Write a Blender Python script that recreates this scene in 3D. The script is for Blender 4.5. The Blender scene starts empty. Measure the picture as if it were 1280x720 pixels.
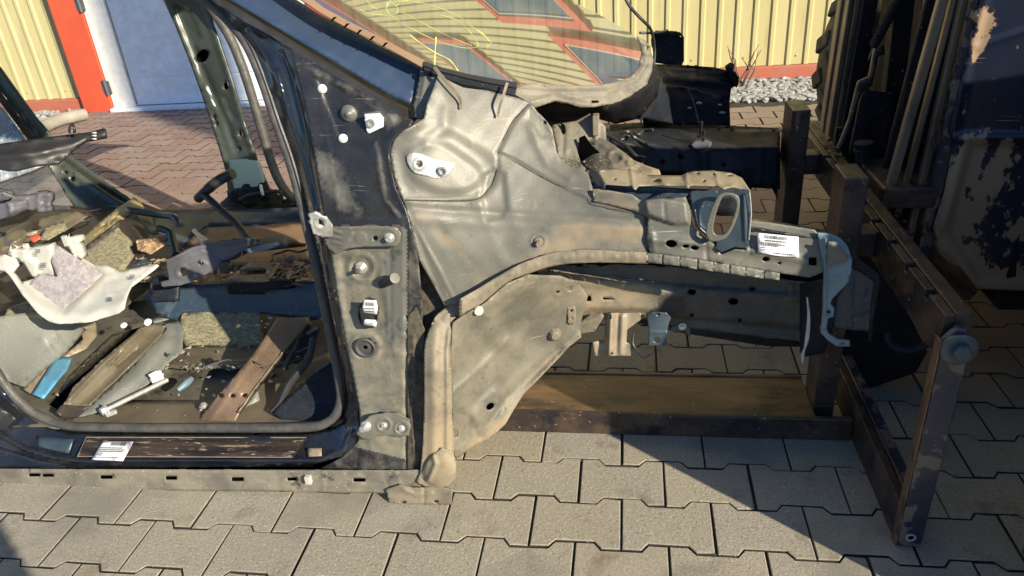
import bpy, bmesh, math, random
import numpy as np
from mathutils import Vector, Matrix
from mathutils.geometry import delaunay_2d_cdt
random.seed(7); np.random.seed(7)
scn = bpy.context.scene
COL = scn.collection
# ------------------------------------------------------------------ camera
FPX = 924.0
CAM = np.array([.2147, -1.1557, 1.2391])
def _rot(p, r, y):
    cy, sy, cp, sp, cr, sr = math.cos(y), math.sin(y), math.cos(p), math.sin(p), math.cos(r), math.sin(r)
    R = np.array([cy, sy, 0]); F = np.array([-sy*cp, cy*cp, -sp]); U = np.cross(R, F)
    return cr*R + sr*U, -sr*R + cr*U, F
CR, CU, CF = _rot(.4761, -.083, .1745)
cam = bpy.data.cameras.new('camera'); cam_o = bpy.data.objects.new('camera', cam); COL.objects.link(cam_o)
cam.sensor_width = 36; cam.lens = 36*FPX/1280; cam.clip_start = .02; cam.clip_end = 500
M = Matrix((( CR[0], CU[0], -CF[0], CAM[0]), (CR[1], CU[1], -CF[1], CAM[1]), (CR[2], CU[2], -CF[2], CAM[2]), (0, 0, 0, 1)))
cam_o.matrix_world = M
scn.camera = cam_o
# ------------------------------------------------------------------ light
ELEV = math.radians(24)
SUN = np.array([.8*math.cos(ELEV), -.6*math.cos(ELEV), math.sin(ELEV)])
w = bpy.data.worlds.new('World'); scn.world = w; w.use_nodes = True
nt = w.node_tree; bg = nt.nodes['Background']; sky = nt.nodes.new('ShaderNodeTexSky')
sky.sky_type = 'NISHITA'; sky.sun_disc = False; sky.sun_elevation = ELEV
sky.ozone_density = 6; sky.dust_density = .3; sky.sun_rotation = math.atan2(SUN[0], SUN[1])
nt.links.new(sky.outputs[0], bg.inputs[0]); bg.inputs[1].default_value = .095
sl = bpy.data.lights.new('sun', 'SUN'); sl.energy = 4.9; sl.angle = math.radians(.55); sl.color = (1, .885, .69)
so = bpy.data.objects.new('sun', sl); COL.objects.link(so)
so.rotation_euler = Vector(SUN).to_track_quat('Z', 'Y').to_euler(); so.location = (3, -3, 4)
scn.view_settings.view_transform = 'Standard'; scn.view_settings.look = 'None'
scn.view_settings.exposure = .80; scn.view_settings.gamma = 1
# ------------------------------------------------------------------ pixel rays (photograph pixels, 1280x720) to world points
def ray(u, v): return CF + CR*(u-640)/FPX + CU*(360-v)/FPX
def WY(u, v, y):
    d = ray(u, v); return CAM + d*((y-CAM[1])/d[1])
def WZ(u, v, z):
    d = ray(u, v); return CAM + d*((z-CAM[2])/d[2])
def WX(u, v, x):
    d = ray(u, v); return CAM + d*((x-CAM[0])/d[0])
def WYa(u, v, y):
    u = np.asarray(u, float); v = np.asarray(v, float); y = np.asarray(y, float)
    d = CF[None] + CR[None]*((u-640)/FPX)[:, None] + CU[None]*((360-v)/FPX)[:, None]
    return CAM[None] + d*((y-CAM[1])/d[:, 1])[:, None]
# ------------------------------------------------------------------ materials
MATS = {}
def mat(name, c1, c2=None, scale=6., lo=.42, hi=.6, rough=.5, metal=0., bump=.15, bscale=90., c3=None, s3=25., lo3=.6, hi3=.66,
        dust=None, dlo=.35, dhi=.65, coat=0., rough2=None, spec=None, stretch=None, objrand=0., detail=6, speck=None, bdist=.004, scratch=None):
    """general weathered surface: two base colours mixed by noise, an optional third as patches, an optional dust driven by the 'dust' attribute"""
    m = bpy.data.materials.new(name); m.use_nodes = True; t = m.node_tree; N = t.nodes; L = t.links
    b = N['Principled BSDF']
    geo = N.new('ShaderNodeNewGeometry'); vec = geo.outputs['Position']
    if objrand:
        oi = N.new('ShaderNodeObjectInfo')
    if stretch:
        mp = N.new('ShaderNodeMapping'); mp.inputs['Scale'].default_value = stretch; L.new(vec, mp.inputs[0]); vec = mp.outputs[0]
    def noise(s, d=detail, r=.6):
        n = N.new('ShaderNodeTexNoise'); n.inputs['Scale'].default_value = s; n.inputs['Detail'].default_value = d
        n.inputs['Roughness'].default_value = r; L.new(vec, n.inputs['Vector']); return n.outputs['Fac']
    def ramp(f, a, c):
        r = N.new('ShaderNodeMapRange'); r.inputs[1].default_value = a; r.inputs[2].default_value = c; L.new(f, r.inputs[0]); return r.outputs[0]
    def mix(f, a, c):
        x = N.new('ShaderNodeMix'); x.data_type = 'RGBA'
        L.new(f, x.inputs[0])
        for s, i in ((a, 6), (c, 7)):
            if isinstance(s, tuple): x.inputs[i].default_value = (*s, 1)
            else: L.new(s, x.inputs[i])
        return x.outputs[2]
    col = None; rsock = None
    if c2 is not None:
        f = ramp(noise(scale), lo, hi); col = mix(f, c1, c2)
    else:
        f = ramp(noise(scale*3), .3, .7); col = mix(f, tuple(.86*k for k in c1), tuple(min(1, 1.1*k) for k in c1))
    if c3 is not None:
        f3 = ramp(noise(s3, 8, .65), lo3, hi3); col = mix(f3, col, c3)
    if speck is not None:
        fs = ramp(noise(speck[0], 3, .5), speck[1], speck[1]+.02); col = mix(fs, col, speck[2])
    if scratch is not None:
        for rot_, k_ in ((.5, 1.), (-.9, .8), (1.45, .9)):
            mp2 = N.new('ShaderNodeMapping'); mp2.inputs['Rotation'].default_value = (0, rot_, 0); mp2.inputs['Scale'].default_value = (5*k_, 5, 260*k_); L.new(geo.outputs['Position'], mp2.inputs[0])
            n2 = N.new('ShaderNodeTexNoise'); n2.inputs['Scale'].default_value = 1.; n2.inputs['Detail'].default_value = 2; L.new(mp2.outputs[0], n2.inputs['Vector'])
            br_ = N.new('ShaderNodeMath'); br_.operation = 'MULTIPLY'; L.new(ramp(n2.outputs['Fac'], scratch[1], scratch[1]+.02), br_.inputs[0]); L.new(ramp(noise(14, 3), .5, .6), br_.inputs[1])
            col = mix(br_.outputs[0], col, scratch[0])
    if dust is not None:
        at = N.new('ShaderNodeAttribute'); at.attribute_name = 'dust'
        ad = N.new('ShaderNodeMath'); ad.operation = 'ADD'; L.new(at.outputs['Fac'], ad.inputs[0])
        s_ = N.new('ShaderNodeMath'); s_.operation = 'MULTIPLY_ADD'; L.new(noise(30, 8, .7), s_.inputs[0]); s_.inputs[1].default_value = .8; s_.inputs[2].default_value = -.4
        L.new(s_.outputs[0], ad.inputs[1])
        fd = ramp(ad.outputs[0], dlo, dhi)
        col = mix(fd, col, dust)
        r_ = N.new('ShaderNodeMapRange'); L.new(fd, r_.inputs[0]); r_.inputs[3].default_value = rough; r_.inputs[4].default_value = rough2 or .8; rsock = r_.outputs[0]
    if objrand:
        hs = N.new('ShaderNodeHueSaturation'); L.new(col, hs.inputs['Color'])
        mr = N.new('ShaderNodeMapRange'); L.new(oi.outputs['Random'], mr.inputs[0]); mr.inputs[3].default_value = 1-objrand; mr.inputs[4].default_value = 1+objrand
        L.new(mr.outputs[0], hs.inputs['Value']); col = hs.outputs[0]
    L.new(col, b.inputs['Base Color'])
    b.inputs['Metallic'].default_value = metal
    if rsock: L.new(rsock, b.inputs['Roughness'])
    else:
        r_ = N.new('ShaderNodeMapRange'); L.new(noise(scale*2.3), r_.inputs[0]); r_.inputs[1].default_value = .3; r_.inputs[2].default_value = .7
        r_.inputs[3].default_value = max(.03, rough-.1); r_.inputs[4].default_value = min(1, rough+.12); L.new(r_.outputs[0], b.inputs['Roughness'])
    if coat: b.inputs['Coat Weight'].default_value = coat; b.inputs['Coat Roughness'].default_value = .08
    if spec is not None: b.inputs['Specular IOR Level'].default_value = spec
    if bump:
        bp = N.new('ShaderNodeBump'); bp.inputs['Strength'].default_value = bump; bp.inputs['Distance'].default_value = bdist
        L.new(noise(bscale, 6, .65), bp.inputs['Height']); L.new(bp.outputs[0], b.inputs['Normal'])
    m['_'] = 1
    MATS[name] = m; return m
DUST = (.34, .27, .175)
m_apron = mat('dusty_primer', (.105, .108, .094), (.165, .158, .130), scale=5, lo=.38, hi=.60, rough=.47, metal=.08, scratch=((.33, .31, .27), .72), dust=(.24,.195,.13), bump=.12, bscale=160, c3=(.075, .07, .058), s3=42, lo3=.62, hi3=.75, speck=(420, .70, (.45, .43, .37)))
m_liner = mat('dusty_wheelhouse', (.105, .10, .080), (.205, .185, .138), scale=8, lo=.38, hi=.62, scratch=((.36, .33, .27), .745), rough=.55, dust=(.27, .215, .14), bump=.25, bscale=200, c3=(.07, .063, .048), s3=50, lo3=.58, hi3=.75, speck=(420, .69, (.42, .39, .32)))
m_arch = mat('tan_sealer', (.235, .20, .145), (.16, .142, .107), scale=20, rough=.6, bump=.3, bscale=70, c3=(.10, .085, .06), s3=45, lo3=.56, hi3=.75, dust=(.29, .235, .155))
m_black = mat('dusty_black_paint', (.018, .019, .022), (.03, .03, .032), scale=20, rough=.3, dust=(.27, .255, .215), dlo=.4, dhi=.95, bump=.15, bscale=200, speck=(520, .70, (.26, .25, .23)), rough2=.7, scratch=((.2, .2, .19), .71))
m_pillar = mat('worn_grey_black_paint', (.11, .112, .10), (.175, .174, .152), scale=4, lo=.3, hi=.7, rough=.42, metal=.15, scratch=((.3, .29, .25), .73), dust=(.30, .27, .19), bump=.14, bscale=160, c3=(.03, .03, .029), s3=22, lo3=.57, hi3=.75, speck=(450, .72, (.38, .37, .32)))
m_gloss = mat('glossy_black_paint', (.010, .012, .018), (.016, .017, .022), scale=12, rough=.16, coat=.6, bump=.03, speck=(400, .71, (.25, .23, .18)))
m_navy = mat('navy_paint', (.020, .042, .088), (.023, .047, .096), scale=5, rough=.48, coat=.12, bump=.0, metal=.1, speck=(400, .74, (.2, .2, .22)))
m_bluegrey = mat('blue_grey_primer', (.032, .052, .072), (.045, .066, .085), scale=12, rough=.4, bump=.08, speck=(150, .7, (.3, .3, .3)))
m_rubber = mat('rubber_seal', (.055, .055, .055), (.09, .085, .075), scale=30, rough=.55, bump=.2, bscale=60, c3=(.17, .15, .12), s3=35, lo3=.6, hi3=.75)
m_blackpl = mat('black_plastic', (.022, .022, .024), rough=.45, bump=.12, bscale=300)
m_greypl = mat('grey_plastic', (.10, .10, .115), rough=.5, bump=.1, bscale=200)
m_whitepl = mat('ivory_plastic', (.46, .455, .41), (.52, .51, .46), rough=.45, bump=.08, bscale=150)
m_felt = mat('grey_felt', (.30, .27, .28), (.40, .37, .37), scale=60, rough=.95, bump=.8, bscale=300, c3=(.5, .46, .46), s3=120, lo3=.55, hi3=.7)
m_far = mat('grey_green_primer', (.055, .066, .056), (.075, .088, .074), scale=6, rough=.33, metal=.2, bump=.06, speck=(380, .71, (.35, .35, .3)))
m_floor = mat('grey_floor_paint', (.20, .215, .20), (.24, .25, .225), scale=5, rough=.35, metal=.15, bump=.08, bscale=120, c3=(.10, .10, .09), s3=18, lo3=.58, hi3=.75, speck=(380, .68, (.6, .6, .55)))
m_tunnel = mat('blue_floor_paint', (.026, .048, .075), (.036, .060, .088), scale=7, rough=.4, bump=.1, speck=(380, .69, (.4, .38, .33)), c3=(.10, .10, .095), s3=30, lo3=.6, hi3=.7)
m_channel2 = mat('grimy_floor', (.09, .088, .075), (.15, .14, .11), scale=8, rough=.45, metal=.1, bump=.2, c3=(.035, .034, .03), s3=22, lo3=.54, hi3=.68, speck=(260, .69, (.5, .48, .42)), scratch=((.3, .29, .25), .72))
m_foam = mat('woven_padding', (.22, .20, .125), (.33, .30, .19), scale=70, rough=.95, bump=.9, bscale=150, bdist=.006, stretch=(.9, .9, 3.2), c3=(.14, .125, .075), s3=90, lo3=.52, hi3=.62)
m_brown = mat('brown_steel', (.17, .115, .072), (.22, .15, .095), scale=9, rough=.42, metal=.25, bump=.12, speck=(380, .67, (.5, .45, .38)), c3=(.07, .05, .035), s3=20, lo3=.6, hi3=.75)
m_channel = mat('dusty_channel', (.125, .105, .075), (.165, .14, .10), scale=9, rough=.42, metal=.15, bump=.1, bscale=200, c3=(.07, .06, .045), s3=40, lo3=.62, hi3=.75, speck=(300, .71, (.4, .37, .3)), scratch=((.3, .27, .21), .73))
m_dark = mat('dark_painted_steel', (.009, .0115, .017), (.016, .020, .028), scale=10, rough=.6, spec=.25, bump=.15, speck=(380, .69, (.25, .26, .28)))
m_darkbrown = mat('dark_trim', (.035, .027, .021), (.055, .042, .03), scale=8, rough=.6, bump=.2)
m_tan = mat('tan_dusted_bracket', (.27, .225, .16), (.20, .168, .12), scale=25, rough=.5, bump=.2, bscale=80, c3=(.25, .13, .07), s3=30, lo3=.6, hi3=.75)
m_white = mat('white_paint', (.75, .75, .72), rough=.4, bump=.03)
m_label = mat('label_paper', (.78, .79, .80), rough=.45, bump=0)
m_ink = mat('label_ink', (.05, .05, .06), rough=.6, bump=0)
m_zinc = mat('zinc_plated_steel', (.50, .50, .49), (.62, .62, .6), scale=40, rough=.35, metal=.6, bump=.15)
m_alu = mat('bare_metal_sealant', (.36, .37, .36), (.50, .50, .48), scale=60, rough=.4, metal=.3, bump=.5, bscale=150)
m_pale = mat('pale_blue_coat', (.13, .20, .245), (.16, .235, .27), scale=12, rough=.4, bump=.1, c3=(.24, .26, .24), s3=18, lo3=.6, hi3=.75)
m_hole = mat('dark_cavity', (.004, .004, .004), rough=.95, bump=0, spec=0.)  # matte black that paints the shade inside openings
m_seam = mat('dark_seam_sealer', (.05, .043, .032), (.10, .085, .06), scale=60, rough=.8, bump=.3)
m_fork = mat('worn_brown_black_steel', (.10, .060, .036), (.17, .10, .058), scale=9, lo=.4, hi=.62, rough=.36, metal=.1, bump=.25, bscale=70, stretch=(.5, 1.4, 1.2), c3=(.04, .03, .028), s3=8, lo3=.52, hi3=.62, speck=(110, .70, (.3, .24, .16)))
m_forkb = mat('dark_violet_steel', (.042, .032, .030), (.085, .058, .044), scale=14, rough=.4, metal=.25, bump=.35, bscale=60, speck=(90, .68, (.25, .2, .17)), c3=(.02, .018, .024), s3=12, lo3=.52, hi3=.6)
m_chip = mat('chipped_navy_paint', (.010, .016, .035), (.014, .020, .042), scale=6, rough=.35, bump=.3, bscale=30, detail=9, c3=(.12, .098, .08), s3=15, lo3=.52, hi3=.535, coat=.2)
m_rustblue = mat('scraped_blue_steel', (.008, .013, .030), (.010, .016, .036), scale=5, rough=.34, bump=.3, bscale=25, dust=(.30, .205, .13), dlo=.50, dhi=.53, rough2=.6, stretch=(1.3, 1, .8), coat=.1, detail=9, scratch=((.30, .22, .15), .74))
m_mast = mat('greasy_mast_rail', (.17, .125, .085), (.22, .16, .105), scale=8, rough=.38, metal=.2, bump=.06, stretch=(1.5, 1.5, .4), c3=(.05, .04, .034), s3=9, lo3=.5, hi3=.7)
m_mastdark = mat('greasy_dark_steel', (.010, .010, .013), (.017, .016, .018), scale=12, rough=.65, spec=.2, bump=.3, speck=(90, .7, (.2, .18, .15)))
m_tyre = mat('tyre_rubber', (.05, .042, .028), (.10, .08, .05), scale=8, rough=.8, bump=.4, bscale=40)
m_yellow = mat('yellow_cladding', (.50, .445, .215), (.54, .485, .25), scale=1.5, rough=.45, bump=.12, bscale=9, stretch=(3, 3, .35), c3=(.42, .37, .19), s3=6, lo3=.55, hi3=.7)
m_red = mat('red_trim', (.55, .085, .04), (.58, .10, .045), scale=3, rough=.4, bump=.03)
m_plinth = mat('red_plinth', (.42, .115, .07), (.38, .14, .09), scale=8, rough=.7, bump=.2)
m_door = mat('white_door', (.76, .80, .86), rough=.35, bump=.02)
m_window = mat('window_glass', (.09, .13, .16), (.11, .15, .18), scale=1, rough=.08, bump=0, coat=.5)
m_gravel = mat('pale_stone', (.26, .26, .255), (.38, .375, .37), scale=30, rough=.8, bump=.3, c3=(.33, .33, .34), s3=12, lo3=.55, hi3=.65)
m_ground = mat('joint_sand', (.030, .025, .019), (.050, .042, .031), scale=20, rough=.95, bump=.4)
m_scrib = mat('yellow_green_marker', (.46, .56, .15), rough=.5, bump=0)
m_blue = mat('light_blue_tape', (.10, .33, .52), (.13, .37, .56), scale=20, rough=.5, bump=.2)
m_pipe = mat('weathered_grey_pipe', (.26, .24, .20), (.33, .30, .25), scale=8, rough=.7, bump=.2)
m_twig = mat('bare_twig', (.16, .11, .07), rough=.8, bump=.2)
m_card = mat('brown_board', (.20, .125, .075), (.24, .155, .095), scale=4, rough=.7, bump=.08)
m_debris = mat('rusty_debris', (.42, .26, .13), (.10, .07, .05), scale=40, rough=.7, bump=.4, c3=(.55, .5, .42), s3=70, lo3=.58, hi3=.62)
m_step = mat('scratched_step_plate', (.022, .018, .017), (.060, .042, .032), scale=14, rough=.38, stretch=(.5, 4, 4), bump=.25, bscale=60, c3=(.26, .20, .14), s3=24, lo3=.57, hi3=.64, speck=(60, .66, (.4, .36, .3)))
m_flange = mat('muddy_sill_flange', (.22, .20, .155), (.13, .12, .10), scale=9, rough=.6, bump=.3, bscale=90, c3=(.035, .033, .03), s3=22, lo3=.60, hi3=.68, speck=(190, .68, (.45, .42, .35)))
# pavers: grey at the front, brownish red towards the building
def paver_mat():
    m = bpy.data.materials.new('concrete_paver'); m.use_nodes = True; t = m.node_tree; N = t.nodes; L = t.links; b = N['Principled BSDF']
    geo = N.new('ShaderNodeNewGeometry'); sp = N.new('ShaderNodeSeparateXYZ'); L.new(geo.outputs['Position'], sp.inputs[0])
    def noise(s, d=6, r=.6):
        n = N.new('ShaderNodeTexNoise'); n.inputs['Scale'].default_value = s; n.inputs['Detail'].default_value = d; n.inputs['Roughness'].default_value = r
        L.new(geo.outputs['Position'], n.inputs['Vector']); return n.outputs['Fac']
    def mr(f, a, c, d=0., e=1.):
        r = N.new('ShaderNodeMapRange'); L.new(f, r.inputs[0]); r.inputs[1].default_value = a; r.inputs[2].default_value = c; r.inputs[3].default_value = d; r.inputs[4].default_value = e; return r.outputs[0]
    def mix(f, a, c):
        x = N.new('ShaderNodeMix'); x.data_type = 'RGBA'; L.new(f, x.inputs[0])
        for s, i in ((a, 6), (c, 7)):
            if isinstance(s, tuple): x.inputs[i].default_value = (*s, 1)
            else: L.new(s, x.inputs[i])
        return x.outputs[2]
    oi = N.new('ShaderNodeObjectInfo'); at = N.new('ShaderNodeAttribute'); at.attribute_name = 'tone'
    rnd = N.new('ShaderNodeMath'); rnd.operation = 'ADD'; L.new(oi.outputs['Random'], rnd.inputs[0]); L.new(at.outputs['Fac'], rnd.inputs[1])
    fr = N.new('ShaderNodeMath'); fr.operation = 'FRACT'; L.new(rnd.outputs[0], fr.inputs[0])
    grey = mix(mr(noise(3), .35, .65), (.345, .31, .235), (.395, .355, .27))
    grey = mix(mr(noise(190, 3, .6), .57, .63), grey, (.50, .47, .40))
    grey = mix(mr(noise(150, 3, .6), .40, .33), grey, (.20, .185, .15))
    grey = mix(mr(noise(9, 6, .65), .56, .70), grey, (.25, .205, .145)); grey = mix(mr(noise(2.2, 4, .6), .52, .66), grey, (.27, .25, .205))
    red = mix(mr(noise(5), .35, .65), (.225, .155, .13), (.28, .205, .17))
    yy = N.new('ShaderNodeMath'); yy.operation = 'MULTIPLY_ADD'; L.new(sp.outputs[0], yy.inputs[0]); yy.inputs[1].default_value = .75; L.new(sp.outputs[1], yy.inputs[2])
    xy = mr(sp.outputs[1], 1.15, 1.6)
    col = mix(xy, grey, red)
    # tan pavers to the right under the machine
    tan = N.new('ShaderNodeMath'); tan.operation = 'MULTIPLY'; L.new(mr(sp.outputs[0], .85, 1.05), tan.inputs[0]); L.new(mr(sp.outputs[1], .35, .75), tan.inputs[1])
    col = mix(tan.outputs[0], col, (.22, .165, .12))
    hs = N.new('ShaderNodeHueSaturation'); L.new(col, hs.inputs['Color']); L.new(mr(fr.outputs[0], 0, 1, .95, 1.06), hs.inputs['Value']); L.new(mr(fr.outputs[0], 0, 1, 1.1, .85), hs.inputs['Saturation'])
    L.new(hs.outputs[0], b.inputs['Base Color']); b.inputs['Roughness'].default_value = .8
    n1 = N.new('ShaderNodeMath'); n1.operation = 'MULTIPLY_ADD'; L.new(noise(120, 4, .7), n1.inputs[0]); n1.inputs[1].default_value = 1.; L.new(noise(600, 2), n1.inputs[2])
    bp = N.new('ShaderNodeBump'); bp.inputs['Distance'].default_value = .022; L.new(n1.outputs[0], bp.inputs['Height'])
    bs = N.new('ShaderNodeMath'); bs.operation = 'MULTIPLY'; L.new(mr(fr.outputs[0], .2, .9, .42, .62), bs.inputs[0]); L.new(mr(sp.outputs[1], .8, 1.8, 1., .12), bs.inputs[1]); L.new(bs.outputs[0], bp.inputs['Strength'])
    L.new(bp.outputs[0], b.inputs['Normal']); return m
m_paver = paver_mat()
def glass_mat(name, tint, refl, rough=.02):
    m = bpy.data.materials.new(name); m.use_nodes = True; t = m.node_tree; N = t.nodes; L = t.links
    for n in list(N): N.remove(n)
    o = N.new('ShaderNodeOutputMaterial'); mx = N.new('ShaderNodeMixShader'); tr = N.new('ShaderNodeBsdfTransparent'); gl = N.new('ShaderNodeBsdfGlossy')
    tr.inputs[0].default_value = (*tint, 1); gl.inputs['Roughness'].default_value = rough; gl.inputs[0].default_value = (.92, .92, .86, 1)
    lw = N.new('ShaderNodeFresnel'); lw.inputs[0].default_value = 1.6
    ad = N.new('ShaderNodeMath'); ad.operation = 'ADD'; ad.use_clamp = True; ad.inputs[1].default_value = refl; L.new(lw.outputs[0], ad.inputs[0])
    L.new(ad.outputs[0], mx.inputs[0]); L.new(tr.outputs[0], mx.inputs[1]); L.new(gl.outputs[0], mx.inputs[2])
    df = N.new('ShaderNodeBsdfDiffuse'); df.inputs[0].default_value = (.50, .48, .38, 1); m2 = N.new('ShaderNodeMixShader')
    nz = N.new('ShaderNodeTexNoise'); nz.inputs['Scale'].default_value = 9; nz.inputs['Detail'].default_value = 8; ge = N.new('ShaderNodeNewGeometry'); L.new(ge.outputs['Position'], nz.inputs['Vector'])
    mr_ = N.new('ShaderNodeMapRange'); L.new(nz.outputs['Fac'], mr_.inputs[0]); mr_.inputs[1].default_value = .35; mr_.inputs[2].default_value = .75; mr_.inputs[3].default_value = .04; mr_.inputs[4].default_value = .17
    L.new(mr_.outputs[0], m2.inputs[0]); L.new(mx.outputs[0], m2.inputs[1]); L.new(df.outputs[0], m2.inputs[2]); L.new(m2.outputs[0], o.inputs[0]); return m
m_glass = glass_mat('windshield_glass', (.24, .27, .21), .56)
m_qglass = glass_mat('side_glass', (.72, .80, .76), .06)
def cracked_mat():
    m = mat('crazed_glass', (.42, .46, .48), (.20, .24, .28), scale=14, rough=.3, bump=.5, bscale=160, c3=(.75, .78, .78), s3=60, lo3=.56, hi3=.62)
    return m
m_crack = cracked_mat()
# ------------------------------------------------------------------ object helpers
def prop(o, label=None, cat=None, group=None, kind=None):
    if label: o['label'] = label
    if cat: o['category'] = cat
    if group: o['group'] = group
    if kind: o['kind'] = kind
    return o
def empty(name, loc=(0, 0, 0), label=None, cat=None, group=None, kind=None):
    o = bpy.data.objects.new(name, None); COL.objects.link(o); o.location = loc; o.empty_display_size = .1
    return prop(o, label, cat, group, kind)
def link(name, me, m, parent=None, smooth=False):
    if m: me.materials.append(m)
    if smooth:
        me.polygons.foreach_set('use_smooth', [True]*len(me.polygons))
    o = bpy.data.objects.new(name, me); COL.objects.link(o)
    if parent:
        o.parent = parent
        if parent.parent is None: o.matrix_parent_inverse = Matrix.Translation(-parent.location)
    return o
def from_py(name, vs, fs, m, parent=None, smooth=False):
    me = bpy.data.meshes.new(name); me.from_pydata([tuple(v) for v in vs], [], fs); me.update(); return link(name, me, m, parent, smooth)
def bevel(o, wdt=.003, seg=2, ang=40):
    b = o.modifiers.new('bevel', 'BEVEL'); b.width = wdt; b.segments = seg; b.limit_method = 'ANGLE'; b.angle_limit = math.radians(ang); return o
class MB:
    def __init__(s): s.v = []; s.f = []
    def add(s, vs, fs):
        n = len(s.v); s.v += [tuple(map(float, v)) for v in vs]; s.f += [tuple(i+n for i in f) for f in fs]; return s
    def box(s, a, b):
        x0, y0, z0 = a; x1, y1, z1 = b
        return s.add([(x0,y0,z0),(x1,y0,z0),(x1,y1,z0),(x0,y1,z0),(x0,y0,z1),(x1,y0,z1),(x1,y1,z1),(x0,y1,z1)],
                     [(0,3,2,1),(4,5,6,7),(0,1,5,4),(1,2,6,5),(2,3,7,6),(3,0,4,7)])
    def bar(s, p, q, wa, wb, up=(0, 0, 1)):
        p = np.array(p, float); q = np.array(q, float); d = q-p; d /= np.linalg.norm(d)
        a = np.cross(d, up); a /= np.linalg.norm(a); c = np.cross(a, d)
        vs = [e + a*i*wa/2 + c*j*wb/2 for e in (p, q) for i, j in ((-1,-1),(1,-1),(1,1),(-1,1))]
        return s.add(vs, [(3,2,1,0),(4,5,6,7),(0,1,5,4),(1,2,6,5),(2,3,7,6),(3,0,4,7)])
    def tube(s, pts, r, n=10, closed=False, caps=True):
        pts = [np.array(p, float) for p in pts]; k = len(pts); rs = r if isinstance(r, (list, tuple)) else [r]*k
        T = []
        for i in range(k):
            a = pts[(i-1) % k] if (i or closed) else pts[0]; b = pts[(i+1) % k] if (i < k-1 or closed) else pts[-1]
            t = b-a; T.append(t/(np.linalg.norm(t)+1e-9))
        ref = np.array([0, 0, 1.]) if abs(T[0][2]) < .9 else np.array([0, 1., 0])
        A = np.cross(T[0], ref); A /= np.linalg.norm(A); vs = []
        for i in range(k):
            A = A - T[i]*(A@T[i]); A /= np.linalg.norm(A); B = np.cross(T[i], A)
            vs += [pts[i] + (A*math.cos(2*math.pi*j/n)+B*math.sin(2*math.pi*j/n))*rs[i] for j in range(n)]
        fs = [(i*n+j, i*n+(j+1) % n, ((i+1) % k)*n+(j+1) % n, ((i+1) % k)*n+j) for i in range(k if closed else k-1) for j in range(n)]
        if caps and not closed: fs += [tuple(range(n))[::-1], tuple((k-1)*n+j for j in range(n))]
        return s.add(vs, fs)
    def lathe(s, c, axis, prof, n=20):
        """prof: list of (radius, height along axis)"""
        c = np.array(c, float); ax = np.array(axis, float); ax /= np.linalg.norm(ax)
        ref = np.array([0, 0, 1.]) if abs(ax[2]) < .9 else np.array([1., 0, 0]); A = np.cross(ax, ref); A /= np.linalg.norm(A); B = np.cross(ax, A)
        vs = []; k = len(prof)
        for r, h in prof: vs += [c+ax*h+(A*math.cos(2*math.pi*j/n)+B*math.sin(2*math.pi*j/n))*max(r, 1e-5) for j in range(n)]
        fs = [(i*n+j, i*n+(j+1) % n, (i+1)*n+(j+1) % n, (i+1)*n+j) for i in range(k-1) for j in range(n)]
        fs.append(tuple((k-1)*n+j for j in range(n))); fs.append(tuple(range(n))[::-1])
        return s.add(vs, fs)
    def prism(s, pts, off):
        """closed polygon of 3d points extruded by the vector off"""
        n = len(pts); off = np.array(off, float); pts = [np.array(p, float) for p in pts]
        return s.add(pts+[p+off for p in pts], [tuple(range(n))[::-1], tuple(range(n, 2*n))]+[(i, (i+1) % n, n+(i+1) % n, n+i) for i in range(n)])
    def build(s, name, m, parent=None, smooth=False, bev=0):
        o = from_py(name, s.v, s.f, m, parent, smooth)
        bm = bmesh.new(); bm.from_mesh(o.data); bmesh.ops.recalc_face_normals(bm, faces=bm.faces); bm.to_mesh(o.data); bm.free()
        if bev: bevel(o, bev)
        if smooth:
            o.data.set_sharp_from_angle(angle=math.radians(42))
        return o
def catmull(pts, n=6, closed=False):
    pts = [np.array(p, float) for p in pts]; out = []; k = len(pts)
    rng = range(k) if closed else range(k-1)
    for i in rng:
        p0 = pts[(i-1) % k] if (closed or i) else pts[i]; p1 = pts[i]; p2 = pts[(i+1) % k]; p3 = pts[(i+2) % k] if (closed or i+2 < k) else p2
        for j in range(n):
            t = j/n; out.append(.5*((2*p1)+(-p0+p2)*t+(2*p0-5*p1+4*p2-p3)*t*t+(-p0+3*p1-3*p2+p3)*t**3))
    if not closed: out.append(pts[-1])
    return out
# ---- relief sheets -------------------------------------------------
def sstep(x, a, b):
    t = np.clip((x-a)/(b-a+1e-9), 0, 1); return t*t*(3-2*t)
def segdist(u, v, poly, closed=False):
    d = np.full(u.shape, 1e9); P = list(poly); n = len(P)
    for i in range(n if closed else n-1):
        a = P[i]; b = P[(i+1) % n]; dx, dy = b[0]-a[0], b[1]-a[1]; L = dx*dx+dy*dy+1e-9
        t = np.clip(((u-a[0])*dx+(v-a[1])*dy)/L, 0, 1); d = np.minimum(d, np.hypot(u-a[0]-t*dx, v-a[1]-t*dy))
    return d
def inpoly(u, v, poly):
    c = np.zeros(u.shape, bool); n = len(poly)
    for i in range(n):
        x1, y1 = poly[i][:2]; x2, y2 = poly[(i+1) % n][:2]
        if y1 == y2: continue
        k = ((y1 > v) != (y2 > v)) & (u < (x2-x1)*(v-y1)/(y2-y1)+x1); c ^= k
    return c
def disc(x, y, r, h, e=2.5): return lambda u, v: h*sstep(-np.hypot(u-x, v-y), -r-e/2, -r+e/2)
def dome(x, y, r, h): return lambda u, v: h*np.sqrt(np.clip(1-((u-x)**2+(v-y)**2)/(r*r), 0, 1))
def ring(x, y, r, wd, h): return lambda u, v: h*np.exp(-((np.hypot(u-x, v-y)-r)/wd)**2)
def ridge(poly, wd, h): return lambda u, v: h*np.exp(-(segdist(u, v, poly)/wd)**2)
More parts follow.
